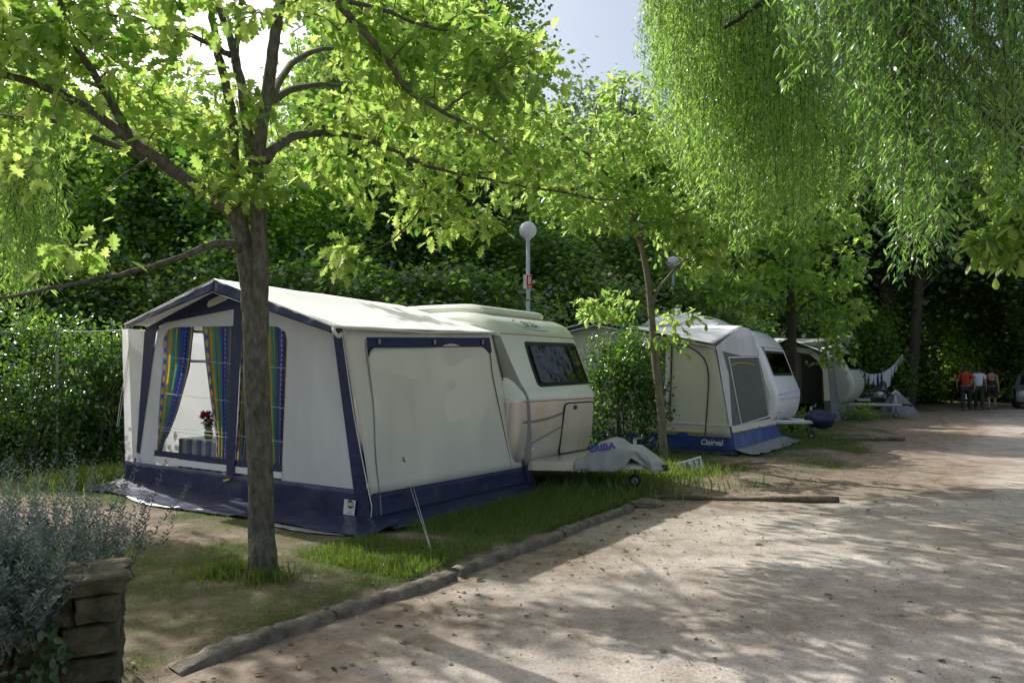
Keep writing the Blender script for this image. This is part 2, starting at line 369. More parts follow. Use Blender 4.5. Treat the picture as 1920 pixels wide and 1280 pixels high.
STRIP = (np.array([(-.05, 0, 0), (.05, 0, 0), (.085, .35, .05), (-.085, .35, .05), (.065, .7, .02), (-.065, .7, .02), (.0, 1, -.1)], float), [[0, 1, 2, 3], [3, 2, 4, 5], [5, 4, 6]])
BLADE = (np.array([(-.06, 0, 0), (.06, 0, 0), (.04, .55, .06), (-.04, .55, .06), (0, 1, .25)], float), [[0, 1, 2, 3], [3, 2, 4]])

def leaf_object(name, tmpl, P, Y, Z, size, rnd, material, parent=None, width=1.0):
    """P base points, Y leaf directions, Z leaf normals (n,3)"""
    T, F = tmpl; n = len(P); k = len(T)
    P = np.asarray(P, float); Y = np.asarray(Y, float); Z = np.asarray(Z, float)
    Y = Y / (np.linalg.norm(Y, axis=1)[:, None] + 1e-9)
    X = np.cross(Y, Z); X /= np.linalg.norm(X, axis=1)[:, None] + 1e-9
    Z = np.cross(X, Y)
    size = np.broadcast_to(np.asarray(size, float), (n,))
    V = P[:, None, :] + size[:, None, None] * (width * T[None, :, 0:1] * X[:, None, :] + T[None, :, 1:2] * Y[:, None, :] + T[None, :, 2:3] * Z[:, None, :])
    V = V.reshape(-1, 3)
    fl = [len(f) for f in F]; flat = np.concatenate([np.array(f) for f in F])
    LI = (flat[None, :] + (np.arange(n) * k)[:, None]).ravel()
    FL = np.tile(fl, n); FS = np.concatenate([[0], np.cumsum(FL)[:-1]])
    me = bpy.data.meshes.new(name)
    me.vertices.add(len(V)); me.vertices.foreach_set('co', V.astype(np.float32).ravel())
    me.loops.add(len(LI)); me.loops.foreach_set('vertex_index', LI.astype(np.int32))
    me.polygons.add(len(FL)); me.polygons.foreach_set('loop_start', FS.astype(np.int32))
    at_ = me.attributes.new('rnd', 'FLOAT', 'FACE')
    at_.data.foreach_set('value', np.repeat(np.asarray(rnd, float), len(F)).astype(np.float32))
    me.update(calc_edges=True); me.validate()
    me.materials.append(material)
    o = bpy.data.objects.new(name, me); COL.objects.link(o)
    if parent: o.parent = parent
    return o
def rand_dirs(n, g=rng):
    v = g.normal(size=(n, 3)); return v / np.linalg.norm(v, axis=1)[:, None]

# ------------------------------------------------------------------ ground, lane, kerb
def fbm(x, y, s, z=0.0):
    return mnoise.fractal(Vector((x * s, y * s, z)), 1.0, 2.0, 4)
KB = -1.54                                     # kerb line (local y of pitch A)
def grass_amount(x, y):
    a, b, _ = FA.loc((x, y, 0))
    n = fbm(x, y, 0.55, 3.1) + 0.5 * fbm(x, y, 1.9, 8.0)
    if a < 3.0: edge = KB + 0.05
    else: edge = KB - min(1.3, (a - 3.0) * 0.5) + (0.0 if a < 12 else 0.3)
    g = 0.72 + 0.6 * n
    d = b - edge
    if d < 0: g = 0.16 + 0.5 * n + d * 0.28
    elif a > 3.2 and d < 1.2: g -= 0.30
    # bare trodden soil in front of the first awning
    bx, by = a + 1.5, b - 2.2
    g -= 0.75 * math.exp(-(bx * bx / 0.9 + by * by / 2.6))
    bx, by = a + 2.3, b + 0.6
    g -= 0.35 * math.exp(-(bx * bx / 0.5 + by * by / 0.6))
    # lush strip beside the side wall and under the drawbar
    bx, by = a - 2.2, b + 0.85
    if a > 0: g += 0.55 * math.exp(-(bx * bx / 5.0 + by * by / 0.35))
    bx, by = a - 5.6, b + 0.9
    g += 0.35 * math.exp(-(bx * bx / 1.2 + by * by / 0.5))
    bx, by = a - 6.9, b + 1.5
    g -= 0.5 * math.exp(-(bx * bx / 1.4 + by * by / 0.5))
    bx, by = a - 11.8, b + 1.6
    g += 0.5 * math.exp(-(bx * bx / 4 + by * by / 0.9))
    return max(0.0, min(1.0, g))
def ground_z(x, y):
    a, b, _ = FA.loc((x, y, 0))
    if a < 3.0: d = b - (KB + 0.02)
    else: d = b - (KB - min(1.3, (a - 3.0) * 0.5))
    w = 0.04 if a < 3 else 0.04 + min(0.9, (a - 3) * 0.6)
    t = max(0.0, min(1.0, d / w)); t = t * t * (3 - 2 * t)
    z = LAWN * t
    z += 0.012 * fbm(x, y, 1.3) + 0.006 * fbm(x, y, 5.0)
    r = math.hypot(x - WX, y - WY)
    return z
WX = WY = 0
def axis(lo, hi, step, far):
    a = list(np.arange(lo, hi + 1e-6, step)); s = step
    while a[-1] < far: s *= 1.22; a.append(a[-1] + s)
    s = step
    while a[0] > -far: s *= 1.22; a.insert(0, a[0] - s)
    return a
def ground_mat():
    m, n, l = nt_new('trodden_earth')
    out = n.new('ShaderNodeOutputMaterial'); b = n.new('ShaderNodeBsdfPrincipled')
    at_ = n.new('ShaderNodeAttribute'); at_.attribute_name = 'grass'
    big = noise_n(n, l, 0.7, 5); fine = noise_n(n, l, 26, 6, rough=0.7); mid = noise_n(n, l, 5.0, 6, rough=0.65)
    dirt = ramp(n, [(0.25, (0.17, 0.125, 0.085)), (0.5, (0.28, 0.22, 0.165)), (0.75, (0.45, 0.375, 0.31))])
    l.new(mid.outputs['Fac'], dirt.inputs[0])
    sp = ramp(n, [(0.35, (0.55, 0.55, 0.55)), (0.65, (1.15, 1.12, 1.1))]); l.new(fine.outputs['Fac'], sp.inputs[0])
    mul = n.new('ShaderNodeMixRGB'); mul.blend_type = 'MULTIPLY'; mul.inputs[0].default_value = 0.8
    l.new(dirt.outputs[0], mul.inputs[1]); l.new(sp.outputs[0], mul.inputs[2])
    gr = ramp(n, [(0.3, (0.035, 0.06, 0.016)), (0.7, (0.12, 0.12, 0.045))]); l.new(mid.outputs['Fac'], gr.inputs[0])
    ad = n.new('ShaderNodeMath'); ad.operation = 'ADD'; l.new(at_.outputs['Fac'], ad.inputs[0])
    sc = n.new('ShaderNodeMath'); sc.operation = 'MULTIPLY_ADD'; sc.inputs[1].default_value = 0.9; sc.inputs[2].default_value = -0.45
    l.new(fine.outputs['Fac'], sc.inputs[0]); l.new(sc.outputs[0], ad.inputs[1])
    gm = n.new('ShaderNodeMapRange'); gm.inputs['From Min'].default_value = 0.2; gm.inputs['From Max'].default_value = 0.72
    l.new(ad.outputs[0], gm.inputs[0])
    mx = n.new('ShaderNodeMixRGB'); l.new(gm.outputs[0], mx.inputs[0]); l.new(mul.outputs[0], mx.inputs[1]); l.new(gr.outputs[0], mx.inputs[2])
    l.new(mx.outputs[0], b.inputs['Base Color']); b.inputs['Roughness'].default_value = 0.95
    b.inputs['Specular IOR Level'].default_value = 0.2
    bp = n.new('ShaderNodeBump'); bp.inputs['Strength'].default_value = 0.9; bp.inputs['Distance'].default_value = 0.02
    l.new(fine.outputs['Fac'], bp.inputs['Height']); l.new(bp.outputs[0], b.inputs['Normal'])
    l.new(b.outputs[0], out.inputs[0]); return m
def road_mat():
    m, n, l = nt_new('gravel_lane')
    out = n.new('ShaderNodeOutputMaterial'); b = n.new('ShaderNodeBsdfPrincipled')
    big = noise_n(n, l, 0.55, 5); mid = noise_n(n, l, 4.0, 7, rough=0.7); fine = noise_n(n, l, 60, 5, rough=0.75)
    at_ = n.new('ShaderNodeAttribute'); at_.attribute_name = 'grass'
    dirt = ramp(n, [(0.28, (0.37, 0.315, 0.26)), (0.5, (0.57, 0.51, 0.45)), (0.72, (0.70, 0.645, 0.585))])
    l.new(mid.outputs['Fac'], dirt.inputs[0])
    sp = ramp(n, [(0.3, (0.5, 0.5, 0.5)), (0.52, (1, 1, 1)), (0.72, (1.3, 1.28, 1.26))]); l.new(fine.outputs['Fac'], sp.inputs[0])
    mul = n.new('ShaderNodeMixRGB'); mul.blend_type = 'MULTIPLY'; mul.inputs[0].default_value = 0.75
    l.new(dirt.outputs[0], mul.inputs[1]); l.new(sp.outputs[0], mul.inputs[2])
    bg = ramp(n, [(0.3, (0.78, 0.74, 0.70)), (0.7, (1.08, 1.07, 1.06))]); l.new(big.outputs['Fac'], bg.inputs[0])
    mu2 = n.new('ShaderNodeMixRGB'); mu2.blend_type = 'MULTIPLY'; mu2.inputs[0].default_value = 1
    l.new(mul.outputs[0], mu2.inputs[1]); l.new(bg.outputs[0], mu2.inputs[2])
    tcr = n.new('ShaderNodeTexCoord'); mpr = n.new('ShaderNodeMapping'); mpr.inputs['Rotation'].default_value = (0, 0, -TH); mpr.inputs['Scale'].default_value = (.12, 1.3, 1)
    rut = n.new('ShaderNodeTexNoise'); rut.inputs['Scale'].default_value = 1.1; rut.inputs['Detail'].default_value = 5
    l.new(tcr.outputs['Object'], mpr.inputs[0]); l.new(mpr.outputs[0], rut.inputs['Vector'])
    rr = ramp(n, [(.36, (.74, .72, .70)), (.55, (1.04, 1.04, 1.04))]); l.new(rut.outputs['Fac'], rr.inputs[0])
    mu3 = n.new('ShaderNodeMixRGB'); mu3.blend_type = 'MULTIPLY'; mu3.inputs[0].default_value = 1
    l.new(mu2.outputs[0], mu3.inputs[1]); l.new(rr.outputs[0], mu3.inputs[2]); mu2 = mu3
    # dark humus near the kerb
    gm = n.new('ShaderNodeMapRange'); gm.inputs['From Min'].default_value = 0.02; gm.inputs['From Max'].default_value = 0.8
    l.new(at_.outputs['Fac'], gm.inputs[0])
    mx = n.new('ShaderNodeMixRGB'); l.new(gm.outputs[0], mx.inputs[0]); l.new(mu2.outputs[0], mx.inputs[1])
    hu = ramp(n, [(0.28, (0.15, 0.115, 0.075)), (0.5, (0.28, 0.22, 0.165)), (0.72, (0.42, 0.35, 0.285))]); l.new(mid.outputs['Fac'], hu.inputs[0])
    l.new(hu.outputs[0], mx.inputs[2])
    l.new(mx.outputs[0], b.inputs['Base Color']); b.inputs['Roughness'].default_value = 0.95
    b.inputs['Specular IOR Level'].default_value = 0.2
    bp = n.new('ShaderNodeBump'); bp.inputs['Strength'].default_value = 0.7; bp.inputs['Distance'].default_value = 0.012
    l.new(fine.outputs['Fac'], bp.inputs['Height'])
    bp2 = n.new('ShaderNodeBump'); bp2.inputs['Strength'].default_value = 0.7; bp2.inputs['Distance'].default_value = 0.04
    l.new(mid.outputs['Fac'], bp2.inputs['Height']); l.new(bp.outputs[0], bp2.inputs['Normal']); l.new(bp2.outputs[0], b.inputs['Normal'])
    l.new(b.outputs[0], out.inputs[0]); return m
M['earth'] = ground_mat(); M['lane'] = road_mat()
def set_attr(o, name, vals):
    a = o.data.attributes.new(name, 'FLOAT', 'POINT'); a.data.foreach_set('value', np.asarray(vals, np.float32))
xs, ys = axis(-6.5, 9, 0.14, 300), axis(2.2, 15, 0.14, 300)
mb = MB(); W = len(xs)
mb.v = [(x, y, ground_z(x, y)) for y in ys for x in xs]
mb.f = [[j * W + i, j * W + i + 1, (j + 1) * W + i + 1, (j + 1) * W + i] for j in range(len(ys) - 1) for i in range(W - 1)]
mb.m = [0] * len(mb.f)
ground = mb.build('ground', M['earth'], smooth=True); tag(ground, kind='structure')
set_attr(ground, 'grass', [grass_amount(v[0], v[1]) for v in mb.v])

def lane_edge(a):
    if a < 2.6: return KB - 0.10
    if a < 6: return KB - 0.10 - (a - 2.6) / 3.4 * 1.9
    return KB - 2.0 + 0.25 * math.sin(a * 0.6)
mb = MB(); A_ = list(np.arange(-7, 16, 0.16)) + list(np.arange(16, 75, 1.2)); NB = 46
for a in A_:
    e = lane_edge(a)
    for j in range(NB):
        t = j / (NB - 1); b = e - 8.5 * t ** 1.15
        w = FA.wld((a, b, 0)); mb.v.append((w[0], w[1], ground_z(w[0], w[1]) + 0.006))
mb.f = [[i * NB + j, i * NB + j + 1, (i + 1) * NB + j + 1, (i + 1) * NB + j][::-1] for i in range(len(A_) - 1) for j in range(NB - 1)]
mb.m = [0] * len(mb.f)
lane = mb.build('gravel_road', M['lane'], smooth=True); tag(lane, kind='structure')
def humus(v):
    a, b, _ = FA.loc(v)
    d = lane_edge(a) - b
    k = 1 if a < 3 else max(0, 1 - (a - 3) / 2.5)
    if a > 3: return max(0, min(1, 1.25 - d * .75 + .5 * fbm(v[0], v[1], .8) + .3 * fbm(v[0], v[1], 3)))
    return max(0, min(1, (0.95 - d * 0.9) * k - .3 * (1 - k) + 0.55 * fbm(v[0], v[1], 0.9) + 0.3 * fbm(v[0], v[1], 4)))
set_attr(lane, 'grass', [humus(v) for v in mb.v])

# kerb stones
k0, k1, k2 = [FA.loc(gp(*q, 0.1)) for q in ((340, 1228), (862, 1062), (1192, 940))]
def kerb_stone(p, q, label, w=0.13):
    p = np.array(p); q = np.array(q); d = (q - p) / np.linalg.norm(q - p); nrm = np.array([-d[1], d[0], 0])
    mb = MB(); n = 26
    ring = [(0, -0.06), (0.006, 0.040), (0.022, 0.060), (w * .5, .066), (w - 0.02, 0.064), (w, 0.05), (w, -0.06)]
    for i in range(n + 1):
        c = p + (q - p) * i / n
        for (o, z) in ring:
            jt = 0.022 * fbm(i * 0.35 + p[0] * 5, o * 9 + z * 7, 1.0)
            tp = min(1, (i + 1.5) / 7) if 'nearest' in label else 1
            P = FA.wld(c + nrm * (o + jt)); mb.v.append((P[0], P[1], (z if z < 0 else z * tp) + 0.020 * fbm(i * 0.5, o * 8, 1.3, p[0])))
    k = len(ring)
    mb.f = [[i * k + j, i * k + j + 1, (i + 1) * k + j + 1, (i + 1) * k + j] for i in range(n) for j in range(k - 1)]
    mb.f += [list(range(k)), [n * k + j for j in range(k)][::-1]]; mb.m = [0] * len(mb.f)
    o = mb.build('kerb_stone', M['kerb'], smooth=True)
    return tag(o, label, 'kerb', 'kerb stones edging the first pitch')
km = k0 + (k1 - k0) * 0.47; km2 = k1 + (k2 - k1) * 0.5
for q in (k0, k1, k2, km, km2): q[2] = 0
kerb_stone(k0, km - (km - k0) * 0.012, 'worn kerb stone nearest the camera, in deep shade by the stone wall')
kerb_stone(km + (k1 - km) * 0.01, k1 - (k1 - k0) * 0.01, 'worn kerb stone between the big oak trunk and the guy rope peg')
kerb_stone(k1 + (k2 - k1) * 0.02 + np.array([0, 0.03, 0]), km2, 'long kerb stone at the edge of the grass under the beige side wall', 0.12)
kerb_stone(km2 + (k2 - k1) * 0.012 + np.array([0, 0.02, 0]), k2, 'kerb stone ending by the covered towing hitch', 0.12)

# log at the end of the first pitch
la, lb_ = gp(1195, 932, 0.025), gp(1572, 938, 0.03)
pts = [la + (lb_ - la) * t + np.array([0, 0, 0.01 * math.sin(t * 9)]) for t in np.linspace(0, 1, 14)]
mb = MB(); mb.tube(pts, [0.014 + 0.034 * t + 0.005 * math.sin(t * 30) for t in np.linspace(0, 1, 14)], 10)
tag(mb.build('log', M['log'], smooth=True), 'long weathered log lying on the ground at the end of the first pitch', 'log')
# flat stone and bricks
def rock(name, c, size, material, label, cat, rz=0, seed=0, group=None):
    g = np.random.default_rng(seed); bm = bmesh.new(); bmesh.ops.create_icosphere(bm, subdivisions=3, radius=1)
    for v in bm.verts:
        d = 1 + 0.22 * mnoise.noise(v.co * 1.7 + Vector((seed, 0, 0)))
        v.co = Vector((v.co.x * d * size[0], v.co.y * d * size[1], v.co.z * d * size[2]))
    me = bpy.data.meshes.new(name); bm.to_mesh(me); bm.free(); me.materials.append(material)
    o = bpy.data.objects.new(name, me); COL.objects.link(o); o.location = tuple(c); o.rotation_euler = (0, 0, rz)
    return tag(o, label, cat, group)
rock('flat_stone', gp(1215, 944, 0.03), (0.20, 0.16, 0.05), M['kerb'], 'flat grey stone at the kerb end beside the hitch', 'stone', 0.4, 3)
mb = MB(); c = gp(1362, 874, 0.05)
for i in range(4): mb.box((c[0] + 0.19 * (i - 1.5) * 0.75, c[1] + 0.19 * (i - 1.5) * 0.62, 0.055), (0.2, 0.11, 0.09), 0.69 + 0.03 * (i % 2))
tag(mb.build('brick_edging', M['brick'], bevel=0.008), 'short row of red bricks set in the ground near the blue skirt', 'brick edging')
mb = MB(); c = gp(1414, 868, 0.05); mb.box((c[0], c[1], 0.05), (0.34, 0.22, 0.05), 0.4)
tag(mb.build('paving_slab', M['kerb'], bevel=0.01), 'small broken slab lying right of the red bricks', 'slab')
mb = MB(); p, q = gp(1560, 822, 0.05), gp(1695, 822, 0.05); mb.tube([p, q], 0.05, 6)
tag(mb.build('timber_edge', M['kerb']), 'thin pale timber edging on the grass beyond the second drawbar', 'timber')

# ------------------------------------------------------------------ first awning
tA = thing('awning', 'grey and navy caravan awning with patterned curtains in its front window', 'awning', FA.O, TH)
FWN = [1, 0, .077]
def fw(x, y, off=0.0): return FA.pl(x, y, FWN, -off)
SWN = [0, 1, -.1]
def sw(x, y, off=0.0): return FA.pl(x, y, SWN, -off)
def sheet(name, px, fn, off, material, parent, sub=False, label=None, th=0.003):
    mb = MB(); mb.poly([fn(x, y, off) for x, y in px])
    o = mb.build(name, material, parent, solid=th)
    if label: o['label'] = label
    return o
def cloth(name, corners, nu, nv, material, parent, amp=0.0, freq=3.0, nrm=(0, 0, 1), seed=0.0, smooth=True, sag=0.0, label=None, thick=0.003):
    """bilinear cloth between four corners (u0v0,u1v0,u1v1,u0v1) with soft wrinkles"""
    c = [np.array(k, float) for k in corners]; nrm = np.array(nrm, float)
    mb = MB()
    def fn(u, v):
        p = (c[0] * (1 - u) + c[1] * u) * (1 - v) + (c[3] * (1 - u) + c[2] * u) * v
        e = min(1, 6 * min(u, 1 - u, v, 1 - v) + 0.15)
        return p + nrm * (amp * e * mnoise.noise(Vector((p[0] * freq, p[1] * freq, p[2] * freq + seed))) - sag * 16 * u * (1 - u) * v * (1 - v))
    mb.grid(fn, nu, nv)
    o = mb.build(name, material, parent, smooth=smooth, solid=thick)
    if label: o['label'] = label
    return o
# front wall panels (openings are left for the windows)
sheet('wall_panel', [(293, 850), (290, 874), (254, 870), (257, 845), (259, 760), (294, 635), (296, 618), (309, 604), (434, 577), (440, 577), (438, 611), (330, 613), (315, 618), (307, 633)], fw, 0.0, M['grey_fabric'], tA)
sheet('wall_panel', [(450, 560), (540, 575), (632, 612), (675, 928), (528, 905), (539, 640), (535, 622), (520, 612), (448, 609)], fw, 0.0, M['grey_fabric'], tA)
sheet('storm_flap', [(243, 616), (273, 620), (258, 845), (252, 869)], lambda x, y, o: fw(x, y, o) + (np.array([-0.02, 0.0, 0]) if x < 255 else 0), 0.006, M['white_fabric'], tA, label='sunlit white storm flap at the left edge of the front')
sheet('frame_band', [(271, 622), (275, 614), (415, 538), (445, 540), (456, 545), (456, 580), (434, 580), (309, 605), (298, 612), (293, 624), (261, 850), (256, 846)], fw, 0.012, M['navy'], tA)
sheet('frame_band', [(439, 572), (456, 572), (439, 890), (424, 890)], fw, 0.020, M['navy'], tA)
sheet('frame_band', [(622, 606), (641, 614), (698, 986), (671, 980)], fw, 0.012, M['navy'], tA)
sheet('frame_band', [(452, 540), (640, 612), (632, 626), (560, 592), (452, 570)], fw, 0.006, M['navy'], tA)
sheet('vent_flap', [(388, 572), (391, 564), (424, 548), (432, 549), (432, 555), (424, 563), (400, 573), (391, 576)], fw, 0.02, M['beige_fabric'], tA)
sheet('window_sill', [(290, 843), (528, 872), (528, 884), (289, 854)], fw, 0.010, M['navy'], tA)
sheet('window_sill', [(289, 855), (528, 885), (528, 897), (289, 867)], fw, 0.008, M['trim_white'], tA, label='white ventilation strip under the front windows')
sheet('window_pane', [(293, 850), (307, 633), (315, 618), (330, 613), (438, 611), (427, 862)], fw, 0.002, M['clear'], tA, th=0.001)
sheet('window_pane', [(448, 609), (520, 612), (535, 622), (539, 640), (528, 880), (438, 866)], fw, 0.002, M['clear'], tA, th=0.001)
sheet('yellow_tag', [(418, 899), (430, 896), (431, 899), (419, 903)], fw, 0.03, M['yellow'], tA)
mb = MB()
for (x0, y0, x1, y1) in ((296, 800, 430, 812), (440, 815, 530, 828), (300, 806, 430, 820), (300, 668, 435, 682), (448, 683, 536, 690), (300, 736, 432, 752), (445, 753, 533, 765)):
    mb.tube([fw(x0, y0, 0.006), fw(x1, y1, 0.006)], 0.0022, 4)
mb.build('window_crease', M['trim_white'], tA)

# skirt and mud sheets
cloth('skirt', [(-.03, 0.02, .33), (-.03, 4.36, .33), (0.0, 4.42, -.01), (0.0, -.02, -.01)], 60, 6, M['navy'], tA, 0.03, 3.5, (-1, 0, 0))
def flap_fn(u, v):
    b = -0.35 + u * 4.9
    d = 0.52 * v * (1 - 0.12 * math.sin(b * 2.1)) 
    z = 0.075 * (1 - v) ** 2 * (1 if v < 1 else 0) + 0.018 + 0.024 * v * abs(fbm(b, v, 1.9, 4.0)) + 0.02 * v * max(0, mnoise.noise(Vector((b * 6, v * 2, 1)))) 
    x = -0.0 - d
    if u < 0.08: x *= 0.9
    return (x, b, z)
mb = MB(); mb.grid(flap_fn, 110, 12)
mb.build('mud_flap', M['navy_pvc'], tA, smooth=True)
mb = MB(); mb.grid(lambda u, v: (-0.47 - 0.16 * v * math.sin(math.pi * u) , 1.95 + 1.55 * u, 0.016 + 0.012 * abs(fbm(u * 6, v, 1.0))), 30, 3)
mb.build('ground_sheet_edge', M['trim_white'], tA, smooth=True, solid=0.002)
mb = MB(); mb.grid(lambda u, v: (-0.49 - 0.11 * v * math.sin(math.pi * u), -0.15 + 1.15 * u, 0.014 + 0.012 * abs(fbm(u * 6, v, 5.0))), 24, 3)
mb.build('ground_sheet_edge', M['flap_grey'], tA, smooth=True, solid=0.002)
# side wall
cloth('side_wall', [(-.02, .0, .29), (2.66, .0, .27), (2.24, .19, 1.93), (-.20, .18, 1.86)], 30, 18, M['beige_fabric'], tA, 0.02, 1.4, (0, -1, 0))
mbp = [sw(x, y, 0.014) for x, y in [(687, 632), (918, 633), (922, 660), (918, 663), (906, 650), (700, 652), (690, 664)]]
mb = MB(); mb.poly(mbp); mb.build('rolled_blind_band', M['navy'], tA, solid=0.004)
blind_px = [(691, 668), (694, 657), (702, 651), (904, 649), (914, 653), (919, 662), (923, 700), (957, 866), (957, 886), (714, 928)]
def blind_fn(u, v):
    top = np.array([691 + (919 - 691) * u, 657 - 6 * u - 4 * math.sin(math.pi * u) ** 0.3])
    bot = np.array([714 + (957 - 714) * u, 928 - 42 * u])
    xl = 691 + 23 * v; xr = 919 + 38 * v
    x = xl + (xr - xl) * u; y = top[1] + (bot[1] - top[1]) * v
    if v < 0.06 and (u < 0.05 or u > 0.95):
        e = max(0.05 - u, u - 0.95) / 0.05; y += 10 * e * e * (1 - v / 0.06)
    return sw(x, y, 0.012 + 0.012 * mnoise.noise(Vector((u * 3, v * 3, 2))))
mb = MB(); mb.grid(blind_fn, 40, 30); mb.build('window_blind', M['blind_fabric'], tA, smooth=True, solid=0.004)
mb = MB(); mb.tube([sw(x, y, 0.026) for x, y in blind_px[:9]], 0.006, 6); mb.build('piping', M['trim_dark'], tA)
for x, y in ((711, 640), (815, 641), (905, 641)):
    mb = MB(); p = sw(x, y, 0.03); mb.box(p, (0.03, 0.02, 0.05), 0); mb.build('toggle', M['flap_grey'], tA, bevel=0.006)
cloth('side_skirt', [(.0, -.008, .30), (2.66, -.008, .28), (2.72, -.03, -.01), (-.02, -.03, -.01)], 34, 6, M['navy'], tA, 0.03, 3.5, (0, -1, 0))
mb = MB(); mb.grid(lambda u, v: (-0.1 + 2.85 * u, -0.03 - 0.36 * v * (1 - 0.25 * u) * (1 + 0.1 * math.sin(u * 11)), 0.07 * (1 - v) ** 2 + 0.018 + 0.03 * v * abs(fbm(u * 5, v, 1.5))), 44, 8)
mb.build('mud_flap', M['navy_pvc'], tA, smooth=True, solid=0.002)
# piece between the side wall and the caravan
mb = MB(); mb.tube([(2.235, .18, 1.92), (2.655, -.012, .28), (2.70, -.04, .02)], 0.006, 6); mb.build('piping', M['trim_dark'], tA)
mb = MB(); mb.tube(smooth_path([sw(686, 636, .02), sw(689, 668, .024), sw(700, 760, .02), sw(704, 850, .03), sw(712, 930, .03), sw(716, 985, .03)], 4), 0.008, 6)
mb.build('zip', M['flap_grey'], tA)
mb = MB(); mb.tube(smooth_path([fw(641, 622, .02), fw(664, 780, .03), fw(692, 925, .03), fw(697, 950, .035), fw(694, 982, .03)], 4), 0.005, 6)
mb.build('piping', M['trim_white'], tA)
# left and back walls
M['end_fabric'] = mat('thin_white_fabric', (.88, .88, .88), .8, .03, 3, .2, 6, transl=.65)
cloth('end_wall', [(0, 4.38, 0), (2.45, 4.38, 0), (2.3, 4.2, 2.0), (-.15, 4.28, 2.02)], 12, 12, M['end_fabric'], tA, 0.03, 2, (0, 1, 0))
# roof
RF, RB = np.array([-.40, 1.95, 2.46]), np.array([2.55, 1.95, 2.40])
ER, ERb = np.array([-.40, .10, 1.88]), np.array([2.30, .16, 1.955])
EL, ELb = np.array([-.40, 3.74, 2.04]), np.array([2.30, 4.0, 2.0])
def roof(name, f, b, bb, ee):
    mb = MB()
    def fn(u, v):
        p = (f * (1 - u) + b * u) * (1 - v) + (ee * (1 - u) + bb * u) * v
        s = 0.055 * math.sin(math.pi * v) * math.sin(math.pi * min(1, u * 1.15)) ** .7
        w = 0.012 * mnoise.noise(Vector((p[0] * 2.4, p[1] * 1.1, 3))) * math.sin(math.pi * u)
        return p + np.array([0, 0, w - s])
    mb.grid(fn, 26, 22)
    return mb.build(name, M['roof_white'], tA, smooth=True, solid=0.004)
roof('roof', RF, RB, ERb, ER); roof('roof', RF, RB, ELb, EL)
def valance(p, q, dz0, dz1):
    cloth('valance', [p, q, q - np.array([0.02, 0, dz1]), p - np.array([0.02, 0, dz0])], 30, 4, M['navy'], tA, 0.02, 5, (-1, 0, 0))
    for off0, off1 in ((0, 0), (dz0, dz1)):
        mb = MB(); mb.tube([p - np.array([.012, 0, off0]), (p + q) / 2 - np.array([.014, 0, (off0 + off1) / 2]), q - np.array([.012, 0, off1])], 0.007, 6)
        mb.build('piping', M['trim_white'], tA, smooth=True)
valance(RF, ER, 0.145, 0.06); valance(RF, EL, 0.13, 0.055)
mb = MB(); mb.tube(smooth_path([ER + np.array([0, .02, 0]), ER + np.array([-.02, -.02, -.05]), ER + np.array([.05, .0, -.085]), ER + np.array([.12, .04, -.05])], 5), 0.018, 8); mb.build('eave_curl', M['trim_white'], tA, smooth=True)
# eave edge along the side
mb = MB(); mb.tube([ER, (ER + ERb) / 2 - np.array([0, 0, .025]), ERb], 0.010, 6); mb.build('piping', M['beige_fabric'], tA, smooth=True)
# frame poles seen through the window
mb = MB(); mb.tube([(0.06, 1.92, 0), (-.12, 1.92, 2.4)], 0.014, 8); mb.build('pole', M['pole_grey'], tA, smooth=True)
mb = MB(); mb.tube([(0.06, 4.25, 0), (-.1, 4.2, 2.0)], 0.014, 8); mb.build('pole', M['pole_grey'], tA, smooth=True)
mb = MB(); mb.tube([(1.55, 4.33, 0), (1.45, 4.18, 2.0)], 0.03, 8); mb.build('pole', M['pole_grey'], tA, smooth=True)
mb = MB(); mb.tube([(0.0, 4.24, 1.62), (2.3, 4.24, 1.62)], 0.02, 8); mb.build('pole', M['pole_grey'], tA, smooth=True)
# curtains
def curtain(rows, dy, folds, seed):
    rows = sorted(rows); ysr = [r[0] for r in rows]
    def fn(u, v):
        y = ysr[0] + (ysr[-1] - ysr[0]) * v
        xl = np.interp(y, ysr, [r[1] for r in rows]); xr = np.interp(y, ysr, [r[2] for r in rows])
        x = xl + (xr - xl) * u
        d = -0.07 - 0.022 * math.sin(u * folds * 2 * math.pi + 1.2 * v + seed)
        return fw(x, y, d)
    mb = MB(); mb.grid(fn, 36, 26, uv=True)
    return mb.build('curtain', M['curtain'], tA, smooth=True)
curtain([(612, 306, 364), (690, 303, 356), (770, 298, 334), (812, 296, 318), (828, 295, 309), (852, 293, 303)], 0, 4, 0.0)
curtain([(608, 379, 437), (690, 387, 434), (760, 396, 431), (820, 405, 429), (866, 404, 428)], 0, 4, 1.0)
curtain([(606, 452, 486), (700, 450, 476), (780, 446, 468), (870, 440, 462)], 0, 3, 2.0)
curtain([(608, 490, 541), (650, 493, 541), (760, 498, 536), (884, 508, 530)], 0, 3, 3.0)
